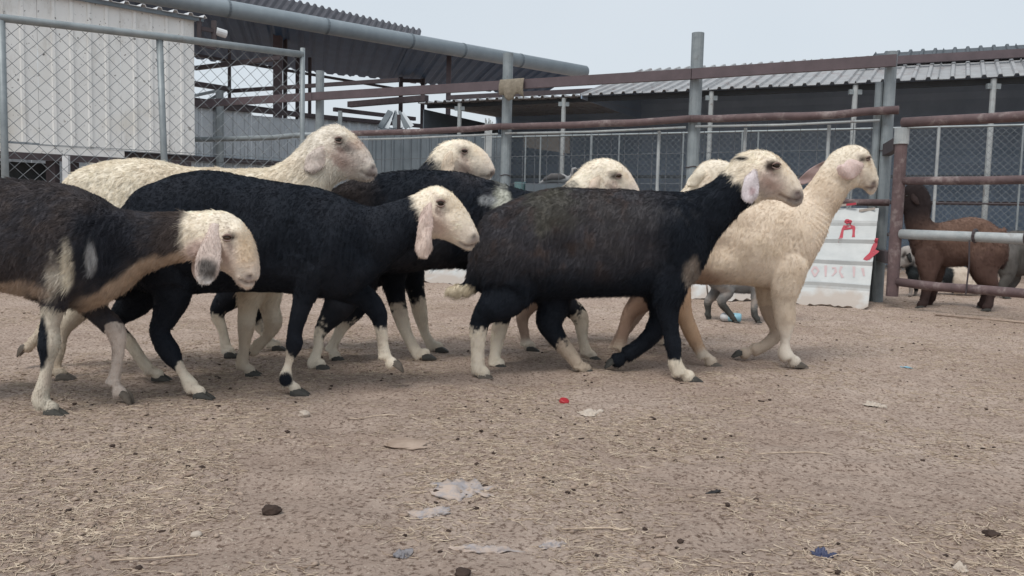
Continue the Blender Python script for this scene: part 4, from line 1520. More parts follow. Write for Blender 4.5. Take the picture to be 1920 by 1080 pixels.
# ---- piebald kid facing the camera beside the gate, drawn as a goat turned left
def paint_kid(c):
    C_ = fill(c, (.48, .44, .41))
    C_ = mixc(C_, (.022, .026, .028), np.clip((c.n2 - .48) * 9, 0, 1))
    C_ = mixc(C_, (.022, .026, .028), blob(c, 1712, 515, 14, 22, .3))
    return C_


animal("goat", "black and white kid goat standing in the pen beside the gate's hinge post", "goat",
       [(1752, 500, 1752, 510, .03), (1748, 488, 1748, 525, .06), (1736, 482, 1736, 530, .075), (1722, 480, 1722, 530, .075), (1712, 474, 1708, 522, .06), (1708, 466, 1700, 506, .05), (1703, 460, 1692, 500, .045), (1694, 464, 1688, 502, .04),
        (1688, 476, 1684, 504, .03), (1685, 490, 1683, 502, .016)],
       [dict(side=1, j=[(1712, 515, 9), (1709, 535, 5), (1708, 548, 4)], hoof=(1704, 557)), dict(side=-1, j=[(1718, 515, 9), (1718, 535, 5), (1718, 546, 4)], hoof=(1714, 553)),
        dict(side=1, j=[(1744, 512, 12), (1748, 535, 6), (1746, 548, 4)], hoof=(1742, 557)), dict(side=-1, j=[(1740, 512, 12), (1740, 535, 6), (1738, 546, 4)], hoof=(1734, 553))],
       (1700, 8.2, 1750, 8.3), paint_kid, face_tint=False, eye=(1695, 478), eye_r=.01, poll=6, hair=5000, voxel=.011, leg_lat=.05, hoof_size=.5, planted_clamp=.09,
       ears=[dict(p=[(1704, 474, 4), (1707, 484, 5), (1708, 492, 2)], col=(.03, .03, .03), out=.03)], hair_len=(.012, .006, .006))


# ---- cream and black animal resting on the ground
def paint_lying(c):
    C_ = fill(c, (.58, .50, .42))
    C_ = mixc(C_, (.018, .02, .022), blob(c, 1776, 520, 14, 24, .2, .3))
    return mixc(C_, (.60, .58, .55), (c.px < 1764) * 1.0)


animal("goat", "cream and black goat resting on the ground beneath the brown goat", "goat",
       [(1838, 522, 1838, 532, .05), (1834, 512, 1834, 540, .1), (1815, 502, 1815, 545, .13), (1790, 499, 1790, 546, .14), (1768, 501, 1768, 545, .12), (1756, 500, 1756, 538, .09), (1748, 497, 1746, 526, .06), (1738, 498, 1736, 522, .05), (1728, 505, 1727, 522, .035), (1722, 512, 1722, 520, .015)],
       [dict(side=1, j=[(1765, 535, 9), (1752, 543, 6), (1742, 546, 5)], hoof=(1734, 548), lift=True), dict(side=1, j=[(1820, 530, 13), (1806, 543, 8), (1796, 547, 5)], hoof=(1788, 549), lift=True)],
       (1730, 8.6, 1830, 8.55), paint_lying, face_tint=False, eye=(1734, 507), eye_r=.01, poll=7, hair=6000, voxel=.012, leg_lat=.12, hoof_size=.7,
       ears=[dict(p=[(1744, 503, 4), (1748, 512, 5), (1750, 518, 2)], col=(.5, .46, .42), out=.02)], hair_len=(.016, .008, .008))


# ---- pale sheep at the right edge
def paint_edge(c):
    C_ = fill(c, (.075, .07, .064))
    return mixc(C_, (.12, .112, .105), np.clip((c.n2 - .4) * 3, 0, 1))


animal("sheep", "pale grey sheep in the far pen, cut off by the right edge", "sheep",
       [(1862, 470, 1864, 490, .05), (1872, 446, 1872, 508, .1), (1895, 433, 1895, 515, .13), (1925, 433, 1925, 516, .135), (1955, 436, 1955, 514, .13), (1980, 436, 1980, 505, .11), (1998, 424, 2002, 476, .08), (2012, 408, 2022, 450, .065), (2026, 400, 2036, 440, .06),
        (2044, 404, 2050, 440, .05), (2056, 416, 2060, 442, .035), (2062, 430, 2064, 440, .015)],
       [dict(side=1, j=[(1968, 490, 18), (1964, 525, 10), (1962, 545, 7)], hoof=(1970, 562)), dict(side=-1, j=[(1975, 490, 18), (1976, 525, 10), (1976, 542, 7)], hoof=(1984, 558)),
        dict(side=1, j=[(1885, 485, 24), (1888, 520, 13), (1880, 538, 9), (1882, 552, 7)], hoof=(1890, 564)), dict(side=-1, j=[(1890, 485, 22), (1902, 520, 12), (1896, 538, 8), (1898, 548, 7)], hoof=(1906, 559))],
       (1880, 8.5, 1980, 8.5), paint_edge, face_tint=False, eye=(2040, 418), poll=8, hair=7000, voxel=.012, leg_lat=.08, ears=[dict(p=[(2028, 415, 5), (2024, 426, 7), (2022, 436, 3)], col=(.45, .38, .35), out=.03)])


# ---- the bird on the trough
BY = 11.0
def bp_(px, py, dy=0.0):
    return on_y(px, py, BY + dy)
bt = bp_(1045, 345)
trough = thing("feed_trough", "long dark feed trough under the perched bird, behind the fence", "trough", (bt.x, bt.y, 0))
mb = MB()
x0, x1, zt = bp_(985, 350).x, bp_(1085, 350).x, bp_(1045, 346).z
mb.bar((x0, BY, zt - .12), (x1, BY, zt - .12), .42, .24)
mb.build("basin", M["darkwall"], trough)
mb = MB()
for xx in (x0 + .12, x1 - .12):
    for yy in (-.15, .15):
        mb.bar((xx, BY + yy, 0), (xx, BY + yy, zt - .242), .05)
mb.build("leg", M["dark_steel"], trough)
bird = thing("bird", "grey and white long necked bird perched on the trough behind the fence", "bird", (bt.x, BY, zt))
def lofted(pts, rx, ry, lat):
    rings = []
    for i, p in enumerate(pts):
        d = (Vector(pts[min(i + 1, len(pts) - 1)]) - Vector(pts[max(i - 1, 0)])).normalized()
        a = Vector((0, -1, 0)).cross(d).normalized()
        rings.append([np.array(Vector(p) + a * (math.cos(2 * math.pi * k / 12) * rx[i]) + Vector((0, 1, 0)) * (math.sin(2 * math.pi * k / 12) * ry[i])) for k in range(12)])
    mm = MB()
    loft(mm, rings)
    return mm
k = BY / FPX
M["bird_grey"] = surf("grey_plumage", (.13, .125, .125), (.075, .072, .075), .8, 0, 14, .3)
M["bird_pale"] = surf("pale_plumage", (.36, .36, .36), (.24, .24, .24), .8, 0, 14, .3)
mm = lofted([bp_(1012, 343), bp_(1024, 339), bp_(1040, 334), bp_(1056, 335), bp_(1066, 336), bp_(1071, 330), bp_(1073, 322), bp_(1074, 317), bp_(1079, 316), bp_(1083, 317)],
            [2 * k, 5 * k, 9 * k, 9 * k, 6 * k, 3 * k, 2.4 * k, 3 * k, 2.4 * k, .6 * k], [4 * k, 6 * k, 9 * k, 9 * k, 6 * k, 3 * k, 2.4 * k, 3 * k, 2.2 * k, .6 * k], 0)
mm.build("body", M["bird_pale"], bird, smooth=True)
mm = lofted([bp_(1018, 338, -.055), bp_(1034, 331, -.062), bp_(1050, 331, -.062), bp_(1060, 333, -.05)], [2 * k, 6 * k, 6 * k, 2 * k], [.012, .02, .02, .01], 0)
mm.build("wing", M["bird_grey"], bird, smooth=True)
mm = lofted([bp_(1018, 338, .055), bp_(1034, 331, .062), bp_(1050, 331, .062), bp_(1060, 333, .05)], [2 * k, 6 * k, 6 * k, 2 * k], [.012, .02, .02, .01], 0)
mm.build("wing", M["bird_grey"], bird, smooth=True)
for dx in (-3, 5):
    mb = MB()
    p = bp_(1048 + dx, 341)
    mb.tube([p, (p.x, p.y, zt + .001)], .006, 6)
    mb.build("leg", M["rust"], bird)
M["teal"] = surf("teal_plastic", (.16, .27, .28), (.11, .19, .20), .5)
tb = bp_(975, 350, .15)
mb = MB()
r1, r2 = 11 * k, 8 * k
mb.tube([(tb.x, tb.y, 0), (tb.x, tb.y, tb.z + .06)], [r2, r1], 14)
bk = mb.build("bucket", M["teal"], None, smooth=False)
tag(bk, "pale teal plastic drum standing left of the trough", "drum")


# ================================================================== FENCES AND BUILDINGS
def diag_wires(mb_v, mb_f, o, ex, L, z0, z1, cell, r, clip=None):
    """straight diagonal wires, both ways, in a rectangle along ex"""
    H = z1 - z0
    ex = Vector(ex)
    nrmv = Vector((ex.y, -ex.x, 0))
    for sgn in (1, -1):
        k = -H
        while k < L:
            if sgn > 0: a, b_ = (k, 0.0), (k + H, H)
            else: a, b_ = (k + H, 0.0), (k, H)
            pts = [a, b_]
            (xa, ya), (xb, yb) = pts
            t0, t1 = 0.0, 1.0
            dx = xb - xa
            lo, hi = (0 - xa) / dx, (L - xa) / dx
            if lo > hi: lo, hi = hi, lo
            t0, t1 = max(t0, lo), min(t1, hi)
            if t1 - t0 > .01:
                pa = Vector(o) + ex * (xa + dx * t0) + Vector((0, 0, z0 + H * t0)) + nrmv * (r * sgn)
                pb = Vector(o) + ex * (xa + dx * t1) + Vector((0, 0, z0 + H * t1)) + nrmv * (r * sgn)
                d = (pb - pa).normalized()
                c = d.cross(nrmv).normalized()
                base = len(mb_v)
                for p in (pa, pb):
                    for q in range(3):
                        an = 2 * math.pi * q / 3
                        mb_v.append(tuple(p + nrmv * (math.cos(an) * r) + c * (math.sin(an) * r)))
                for q in range(3):
                    q2 = (q + 1) % 3
                    mb_f.append((base + q, base + q2, base + 3 + q2, base + 3 + q))
            k += cell


def wire_part(parent, name, mat, segs):
    mb = MB()
    for sg in segs:
        diag_wires(mb.v, mb.f, *sg)
    return mb.build(name, mat, parent)


def grid_wires(mb, o, ex, L, z0, z1, sx, sz, r):
    ex = Vector(ex)
    x = sx * .5
    while x < L:
        p = Vector(o) + ex * x
        mb.tube([p + Vector((0, 0, z0)), p + Vector((0, 0, z1))], r, 4, False)
        x += sx
    z = z0
    while z <= z1 + 1e-4:
        mb.tube([Vector(o) + Vector((0, 0, z)), Vector(o) + ex * L + Vector((0, 0, z))], r, 4, False)
        z += sz


# ---- main pipe fence
FD = Vector((-1.62, 1.0, 0)).normalized()
P4 = Vector((3.31, 7.66, 0))
def fpt(px, py):
    """where the fence line is seen at this pixel column"""
    d = ray(px, py)
    # CAM + k d on vertical plane through P4 along FD
    nrm = Vector((FD.y, -FD.x, 0))
    k = (P4 - CAM).dot(nrm) / d.dot(nrm)
    return CAM + d * k
FN = Vector((FD.y, -FD.x, 0))
if FN.y > 0: FN = -FN
fence = thing("pipe_fence", "long galvanised post fence with rusty pipe rails behind the walking sheep", "fence", (P4.x, P4.y, 0))
posts = [(1672, 97, .050), (1309, 62, .062), (953, 100, .058), (600, 133, .055)]
pp = []
for px, py, r in posts:
    t = fpt(px, py)
    mb = MB()
    mb.tube([(t.x, t.y, -.05), (t.x, t.y, t.z)], r, 14)
    mb.build("post", M["galv"], fence, smooth=False)
    pp.append(Vector((t.x, t.y, 0)))
end_l = fpt(366, 265)
pp.append(Vector((end_l.x, end_l.y, 0)))
zr, zl = 1.69, .885
zbs = (2.112, 2.118, 2.14, 2.17, 2.19)
for i in range(4):
    a, b_ = pp[i], pp[i + 1]
    rr = .036
    off = FN * .10
    a2 = a + off + (FD * -.10 if i == 0 else FD * .003)
    mat = M["rust"] if i < 3 else M["galv"]
    mb = MB()
    rw = random.Random(40 + i)
    e_ = b_ + off + FD * -.003
    mb.tube([a2.lerp(e_, t) + Vector((0, 0, zr - .02 * math.sin(t * 3.1416) + (rw.random() - .5) * .014)) for t in np.linspace(0, 1, 8)], [rr * (.97 + .06 * rw.random()) for _ in range(8)], 12)
    mb.build("rail", mat, fence, smooth=True)
for i in range(4):
    a, b_ = pp[i] + FN * .118, pp[i + 1] + FN * .118
    a = a + FD * (-.06 if i == 0 else .003)
    mb = MB()
    mb.bar(a + Vector((0, 0, zbs[i])), b_ + FD * -.003 + Vector((0, 0, zbs[i + 1])), .05, .10)
    mb.build("beam", M["beam"], fence)
# thin tension pipe just under the top rail
for i in range(3):
    a, b_ = pp[i] + FN * .10, pp[i + 1] + FN * .10
    mb = MB()
    mb.tube([a + FD * .05 + Vector((0, 0, zr - .085)), (a + b_) / 2 + Vector((0, 0, zr - .095)), b_ - FD * .05 + Vector((0, 0, zr - .08))], .012, 8)
    mb.build("tension_pipe", M["galv_pale"], fence, smooth=True)
# low rail behind the leaning sheets
mb = MB()
a = pp[0] + FN * .11 + FD * -.07
mb.tube([a + Vector((0, 0, zl)), pp[1] + FN * .11 + Vector((0, 0, zl))], .03, 12)
mb.build("low_rail", M["rust"], fence, smooth=True)
# welded wire grid
mb = MB()
for i in range(4):
    a = pp[i] + FD * .05
    L = (pp[i + 1] - pp[i]).length - .06
    grid_wires(mb, a, FD, L, .75, zr - .05, .155, .305, .0032)
mb.build("wire_grid", M["wire_dark"], fence)
# second upright clamped to the corner post
mb = MB()
q = pp[0] + FD * .085
mb.tube([(q.x, q.y, 0), (q.x, q.y, 1.95)], .035, 12)
mb.build("brace_post", M["galv"], fence)
# intermediate light uprights of the fence
for px, py in ((1236, 250), (1555, 232), (1398, 240)):
    t = fpt(px, py)
    mb = MB()
    mb.tube([(t.x, t.y, 0), (t.x, t.y, zr - .1)], .017, 8)
    mb.build("upright", M["galv_pale"], fence)
# tie wires around posts
for i, zz in ((1, 1.22), (1, 1.0), (2, 1.15), (2, .98), (0, 1.35)):
    mb = MB()
    c = pp[i]
    rr = posts[i][2] + .005
    mb.tube([(c.x + rr * math.cos(t_), c.y + rr * math.sin(t_), zz + .006 * math.sin(3 * t_)) for t_ in np.linspace(0, 2 * math.pi, 16)], .005, 5)
    mb.build("tie_wire", M["dark_steel"], fence)

# rag on the beam
rg = fpt(975, 165) + FN * .165
mb = MB()
rows = []
for i in range(9):
    row = []
    for j in range(14):
        u, v_ = j / 13, i / 8
        x = -.155 + .31 * u
        fold = .018 * math.sin(u * 31) + .01 * math.sin(u * 17 + 2)
        drop = -.20 * v_ * (1 - .18 * math.sin(u * 9 + 1))
        out_ = .012 + fold * v_ + .02 * math.sin(v_ * 3.1)
        row.append(rg + FD * -x * 1.0 + Vector((0, 0, .075 + drop)) + FN * out_)
    rows.append(row)
mb.slab(rows, FN, .008)
rag = mb.build("rag", M["rag"], None, smooth=True)
tag(rag, "frayed burlap rag hanging over the brown beam beside a post", "rag")

# ---- leaning corrugated metal sheets along the fence foot
def leaning(name, label, bl, br, tl, tr, seed, mat, jag=.012, ribs=(.2, .42, .64, .83)):
    bl, br, tl, tr = Vector(bl), Vector(br), Vector(tl), Vector(tr)
    e = (br - bl).normalized()
    up = (tl - bl)
    nrm = e.cross(up).normalized()
    if nrm.y > 0: nrm = -nrm
    rs = random.Random(seed)
    NU, NVv = 40, 60
    def S(u, v):
        p = bl.lerp(br, u).lerp(tl.lerp(tr, u), v)
        h = 0
        for rb in ribs:
            h += .03 * math.exp(-((v - rb) / .016) ** 4)
        h += .006 * math.sin(v * 40 + u * 2) * .4 + .035 * (vnoise(np.array([[u * 3 + seed, v * 3, 0]]), 1.0)[0] - .5) + .012 * (vnoise(np.array([[u * 9 + seed, v * 9, 4.]]), 1.0)[0] - .5)
        return p + nrm * h
    rows = []
    for i in range(NVv + 1):
        v = i / NVv
        row = []
        for j in range(NU + 1):
            u = j / NU
            p = S(u, v)
            if i == 0:
                p = p + Vector((0, 0, jag * (rs.random() - .1)))
            row.append(p)
        rows.append(row)
    root = thing(name, label, "metal sheet", (bl + br) / 2, None)
    mb = MB()
    mb.slab(rows, nrm, .004)
    mb.build("sheet", mat, root, smooth=False)
    return root, S, nrm


def strokes(root, S, nrm, name, mat, polys, wd, lift=.003):
    for poly in polys:
        mb = MB()
        pts = []
        for (ua, va), (ub, vb) in zip(poly[:-1], poly[1:]):
            for k in range(8):
                pts.append((ua + (ub - ua) * k / 8, va + (vb - va) * k / 8))
        pts.append(poly[-1])
        rows = [[], []]
        for i, (u, v) in enumerate(pts):
            u2, v2 = pts[min(i + 1, len(pts) - 1)]
            u1, v1 = pts[max(i - 1, 0)]
            a, b_ = S(u1, v1), S(u2, v2)
            c = S(u, v)
            sd_ = (b_ - a).cross(nrm).normalized()
            wv = wd * (.9 + .2 * math.sin(i * .45 + 1))
            rows[0].append(c + sd_ * wv / 2 + nrm * lift)
            rows[1].append(c - sd_ * wv / 2 + nrm * lift)
        mb.slab(rows, nrm, .001)
        mb.build(name, mat, root)


def corner(px, py, z=0.0):
    return on_z(px, py, z)
fa, fb = pp[0] + FN * .17 + FD * .02, None
def top_at(px):
    t = fpt(px, 385)
    return Vector((t.x, t.y, 0)) + FN * .17 + Vector((0, 0, .84))
g0, g1, g2, g3, g4 = corner(1627, 580), corner(1330, 562), corner(1040, 545), corner(790, 529), corner(560, 516)
sheet1, S1, N1 = leaning("metal_sheet", "white corrugated sheet with red graffiti leaning by the galvanised gate post", g1, g0, top_at(1320), top_at(1654), 3, M["sheet"], .03)
def uv1(px, py):
    """invert S1 on pixel coordinates by a coarse search"""
    best, bu = 1e9, None
    G_ = [(u, v) for u in np.linspace(0, 1, 41) for v in np.linspace(0, 1, 41)]
    for it in range(1):
        P_ = np.array([S1(u, v) for u, v in G_])
        x, y = project(P_)
        k = int(np.argmin((x - px) ** 2 + (y - py) ** 2))
        bu = G_[k]
    u0, v0 = bu
    for rad_ in (.03, .006):
        G_ = [(u, v) for u in np.linspace(u0 - rad_, u0 + rad_, 11) for v in np.linspace(v0 - rad_, v0 + rad_, 11)]
        P_ = np.array([S1(u, v) for u, v in G_])
        x, y = project(P_)
        u0, v0 = G_[int(np.argmin((x - px) ** 2 + (y - py) ** 2))]
    return u0, v0
Apx = [[(1575, 455), (1580, 430), (1588, 413), (1594, 414), (1601, 428), (1600, 445)], [(1582, 429), (1600, 428)], [(1584, 424), (1598, 421)], [(1587, 417), (1596, 417)]]
strokes(sheet1, S1, N1, "graffiti", M["red"], [[uv1(*p) for p in poly] for poly in Apx], .028)
Spx = [[(1622, 488), (1632, 476), (1640, 462), (1645, 449)], [(1626, 486), (1638, 478), (1645, 470)], [(1634, 478), (1644, 474)], [(1606, 388), (1612, 386)]]
strokes(sheet1, S1, N1, "graffiti", M["red"], [[uv1(*p) for p in poly] for poly in Spx[:3]], .034, .0045)
Lpx = [[(1528, 500), (1522, 508), (1528, 518), (1535, 508), (1528, 500)], [(1548, 498), (1548, 519)], [(1560, 503), (1566, 502), (1567, 510), (1560, 518)], [(1578, 500), (1574, 510), (1580, 521)], [(1601, 500), (1601, 520)], [(1617, 503), (1620, 518)]]
strokes(sheet1, S1, N1, "faded_letter", M["pink"], [[uv1(*p) for p in poly] for poly in Lpx], .02)
sheet2, _, _ = leaning("metal_sheet", "white corrugated sheet leaning on the fence behind the right black sheep", g2, g1 + (g2 - g1) * .01, top_at(1030), top_at(1315), 5, M["sheet"])
sheet3, _, _ = leaning("metal_sheet", "bent white sheet with jagged lower edge, showing under the middle black sheep", g3, g2 + (g3 - g2) * .01, top_at(790), top_at(1022), 6, M["sheet"], .03)
sheet4, _, _ = leaning("metal_sheet", "white corrugated sheet leaning on the fence behind the left black sheep", g4, g3 + (g4 - g3) * .01, top_at(560), top_at(785), 7, M["sheet"])
# narrow strips lying on the low rail
for (pa, pb, lab, mt) in (((1555, 389), (1614, 383), "white strip of sheet with a red end lying under the low rail", "sheet"), ((1618, 396), (1648, 392), "short bent white strip tucked under the low rail by the post", "sheet")):
    a, b_ = fpt(*pa) + FN * .2, fpt(*pb) + FN * .2
    root = thing("metal_strip", lab, "metal strip", (a + b_) / 2)
    mb = MB()
    rows = [[a + (b_ - a) * (j / 8) + Vector((0, 0, .022 * (i - .5))) + FN * (.012 * math.sin(j * .9)) for j in range(9)] for i in range(2)]
    mb.slab(rows, FN, .006)
    mb.build("strip", M[mt], root)
    if "red" in lab:
        mb = MB()
        a2 = a + (b_ - a) * .68
        rows = [[a2 + (b_ - a2) * (j / 4) + Vector((0, 0, .02 * (i - .5))) + FN * (.014 + .012 * math.sin((.68 * 8 + j * .64) * .9)) for j in range(5)] for i in range(2)]
        mb.slab(rows, FN, .002)
        mb.build("red_mark", M["red"], root)

# ---- right hand pipe gate
GD = Vector((.84, -1.0, 0)).normalized()
g_h = on_y(1680, 430, 7.05)
GH = Vector((g_h.x, g_h.y, 0))
GN = Vector((-GD.y, GD.x, 0))
if GN.y > 0: GN = -GN
def gpt(px, py):
    d = ray(px, py)
    k = (GH - CAM).dot(GN) / d.dot(GN)
    return CAM + d * k
gate = thing("pipe_gate", "rusty pipe gate with horizontal rails at the right edge", "gate", tuple(GH))
far = 2.3
mb = MB()
zt = gpt(1682, 266).z
mb.tube([GH + Vector((0, 0, gpt(1680, 556).z)), GH + Vector((0, 0, zt))], .048, 14)
mb.build("hinge_post", M["rust"], gate)
mb = MB()
mb.tube([GH + Vector((0, 0, zt - .02)), GH + Vector((0, 0, zt + .11))], .058, 14)
mb.build("post_cap", M["galv_pale"], gate)
for (y0, r, mt) in ((231, .04, "rust"), (338, .033, "rust"), (438, .041, "galv_pale"), (530, .036, "rust")):
    z = gpt(1690, y0).z
    mb = MB()
    s0 = .0 if y0 == 231 else .04
    rw = random.Random(int(y0))
    mb.tube([GH + GD * (s0 + (far - s0) * t) + Vector((0, 0, z - .016 * math.sin(t * 3.1416) + (rw.random() - .5) * .012)) for t in np.linspace(0, 1, 8)], [r * (.97 + .06 * rw.random()) for _ in range(8)], 14)
    mb.build("rail", M[mt], gate, smooth=True)
mb = MB()
mb.tube([GH + GD * (far + .04) + Vector((0, 0, .1)), GH + GD * (far + .04) + Vector((0, 0, zt))], .045, 14)
mb.build("latch_post", M["rust"], gate)
for s in (.62, .98):
    z = gpt(1690, 438).z
    mb = MB()
    c = GH + GD * s
    mb.tube([c + GN * (.046 * math.cos(a)) + Vector((0, 0, z + .046 * math.sin(a))) for a in np.linspace(0, 2 * math.pi, 14)], .012, 6)
    mb.build("clamp", M["dark_steel"], gate)
mb = MB()
c = GH + GD * .60 + GN * .05
mb.tube([c + Vector((0, 0, gpt(1815, 450).z)), c + GD * .01 + Vector((0, 0, .4)), c + Vector((0, 0, .17))], .007, 6)
mb.build("hanging_wire", M["dark_steel"], gate)
for zz in (.42, 1.35):
    mb = MB()
    mb.bar(GH + GN * .0 + Vector((0, 0, zz)) - GD * .03, Vector((pp[0].x, pp[0].y, zz)) + (GH - pp[0]).normalized() * .04, .07, .10)
    mb.build("hinge", M["dark_steel"], gate)
mb = MB()
z = 0.012
mb.tube([GH + GD * .45 + GN * .2 + Vector((0, 0, .004)), GH + GD * 1.0 + GN * .16 + Vector((0, 0, .008)), GH + GD * 2.2 + GN * .18 + Vector((0, 0, .006))], .007, 8)
o = mb.build("ground_pipe", M["clod"], None, smooth=True)
tag(o, "thin pale pipe lying on the ground in front of the gate", "pipe")

# ---- long livestock shed on the right
SA, SB = Vector((8.6, 10.46, 0)), Vector((-1.77, 15.7, 0))        # front eave line, right to left
SD = (SB - SA).normalized()
SL = (SB - SA).length
SN = Vector((SD.y, -SD.x, 0))
if SN.y > 0: SN = -SN                                             # towards the yard
shed = thing("livestock_shed", "long open livestock shed with pale corrugated roof behind the pipe fence", "shed", tuple((SA + SB) / 2))
EZ, RZ, SDEP = 2.70, 3.60, 3.1
NSH = 11
wS = SL / NSH
def roof_sheet(o, ex, en, L, D, z0, z1, pitch=.19, hgt=.035, th=.006):
    """trapezoid-ribbed sheet: ribs run up the slope"""
    prof = []
    k = 0
    x = 0.0
    while x < L - 1e-6:
        for f, h in ((0, 0), (.62, 0), (.70, 1), (.90, 1), (.98, 0)):
            if x + f * pitch <= L: prof.append((x + f * pitch, h * hgt))
        x += pitch
    prof.append((L, 0))
    rows = []
    for t in (0.0, .5, 1.0):
        rows.append([Vector(o) + Vector(ex) * px_ + Vector(en) * (D * t) + Vector((0, 0, z0 + (z1 - z0) * t + h)) for px_, h in prof])
    mm = MB()
    nn_ = (Vector(en) * D + Vector((0, 0, z1 - z0))).cross(Vector(ex)).normalized()
    if nn_.z < 0: nn_ = -nn_
    mm.slab(rows, nn_, th)
    return mm
for i in range(NSH):
    q = SA + SD * (wS * (i + .5))
    pxq = project(np.array([[q.x, q.y, EZ]]))[0][0]
    mm = roof_sheet(SA + SD * (wS * i - .02) + Vector((0, 0, .004 * (i % 2))), SD, -SN, wS + .04, SDEP, EZ, RZ if pxq > 1080 else EZ + .10)
    mm.build("roof_sheet", M["roofpale"], shed)
    if pxq > 1540:
        mm = roof_sheet(SA + SD * (wS * i - .02) - SN * (SDEP * .52) + Vector((0, 0, .05 + .004 * (i % 2))), SD, -SN, wS + .04, SDEP * .5, EZ + (RZ - EZ) * .52, RZ + .02)
        mm.build("upper_roof_sheet", M["roofend"], shed)
mb = MB()
mb.bar(SA + SN * -.30 + Vector((0, 0, EZ - .02)), SB + SN * -.30 + Vector((0, 0, EZ - .02)), .06, .08)
mb.build("eave_beam", M["roofend"], shed)
for dd, zz in ((1.0, EZ + .33 - .1), (2.0, EZ + .65 - .1)):
    mb = MB()
    mb.bar(SA - SN * dd + Vector((0, 0, zz)), SB - SN * dd + Vector((0, 0, zz)), .05, .08)
    mb.build("purlin", M["dark_steel"], shed)
# ridge capping and the brown beam on top of the roof
mb = MB()
mb.bar(SA - SN * 1.35 + Vector((0, 0, EZ + .52)), SA - SN * 1.35 + SD * 4.3 + Vector((0, 0, EZ + .52)), .1, .12)
mb.build("roof_beam", M["beam"], shed)
# back wall made of ribbed sheets, side walls
for i in range(NSH):
    a = SA - SN * (SDEP - .05 + .012 * (i % 2)) + SD * (wS * i - .04)
    rows = []
    for r_ in range(31):
        z = .0 + (RZ - .08 if project(np.array([[*(SA + SD * (wS * (i + .5)))]]))[0][0] > 1080 else EZ + .125) * r_ / 30
        h = .03 if (r_ % 5) in (0, 1) else 0
        rows.append([a + SN * h + Vector((0, 0, z)), a + SD * (wS + .08) + SN * h + Vector((0, 0, z))])
    mm = MB()
    mm.slab(rows, SN, .006)
    mm.build("wall_sheet", M["shedwall"], shed)
for q, mt in ((SA + SD * .03, "shedwall"), (SB - SD * .03, "darkwall")):
    mb = MB()
    rows = [[q - SN * (.1 + (SDEP - .2) * t) + Vector((0, 0, z * ((EZ - .1) + (.0 if mt == "darkwall" else (RZ - EZ)) * t))) for t in np.linspace(0, 1, 2)] for z in (0, 1)]
    mb.slab(rows, SD, .02)
    mb.build("end_wall", M[mt], shed)
for i in range(NSH):
    q0, q1 = SA + SD * (wS * (i + .5)), SA + SD * (wS * (i + 1.5))
    p0_ = project(np.array([[q0.x, q0.y, EZ], [q1.x, q1.y, EZ]]))[0]
    if p0_[0] > 1080 >= p0_[1]:
        q = SA + SD * (wS * (i + 1) + .0)
        mb = MB()
        mb.slab([[q + Vector((0, 0, EZ - .05)), q - SN * SDEP + Vector((0, 0, EZ - .05))], [q + Vector((0, 0, EZ + .0)), q - SN * SDEP + Vector((0, 0, RZ - .01))]], SD, .02)
        mb.build("gable", M["shedwall"], shed)
def spt(px, py, off=0.0):
    d = ray(px, py)
    k = (SA + SN * off - CAM).dot(SN) / d.dot(SN)
    return CAM + d * k
for px in (1860, 1602, 1333, 1057, 862):
    t = spt(px, 200, -.06)
    mb = MB()
    mb.tube([(t.x, t.y, 0), (t.x, t.y, EZ - .02)], .038, 10)
    mb.build("post", M["galv_pale"], shed)
    mb = MB()
    mb.bar((t.x - .09, t.y, EZ - .12), (t.x + .09, t.y, EZ - .12), .05, .07)
    mb.build("post_head", M["galv"], shed)
# beige board hung inside
mb = MB()
a, b_ = spt(982, 252, -.9), spt(1068, 250, -.9)
a2, b2 = spt(982, 276, -.9), spt(1068, 288, -.9)
mb.slab([[a2, b2], [a, b_]], SN, .02)
mb.build("board", M["beige"], shed)
# inner ledges and rails catch a little light in the dark
for dd, zz, mt in ((1.4, 1.05, "dark_steel"), (1.4, .55, "dark_steel"), (2.4, 1.5, "darkwall")):
    mb = MB()
    mb.bar(SA - SN * dd + Vector((0, 0, zz)), SB - SN * dd + Vector((0, 0, zz)), .06, .06)
    mb.build("inner_rail", M[mt], shed)

# chain link pen in front of the shed
pen = thing("chain_link_fence", "chain link pen fence with thin grey uprights in front of the dark shed", "fence", tuple((SA + SB) / 2 + SN * .5))
PO = SA + SN * .5
for px in (1915, 1757, 1690, 1390, 1420, 1280, 1160, 1108, 1013, 985):
    t = spt(px, 300, .5)
    mb = MB()
    mb.tube([(t.x, t.y, 0), (t.x, t.y, 2.02)], .021 if px in (1757, 1108) else .014, 8)
    mb.build("upright", M["galv"] if px != 1757 else M["galv_pale"], pen)
mb = MB()
mb.tube([PO + Vector((0, 0, 2.0)), PO + SD * (SL - 1.6) + Vector((0, 0, 2.0))], .016, 8)
mb.build("top_rail", M["galv"], pen)
mb = MB()
mb.tube([PO + Vector((0, 0, 1.0)), PO + SD * (SL - 1.6) + Vector((0, 0, 1.0))], .012, 8)
mb.build("mid_rail", M["dark_steel"], pen)
wire_part(pen, "chain_link", M["wire"], [(tuple(PO), tuple(SD), SL - 1.6, .05, 1.98, .092, .0026)])
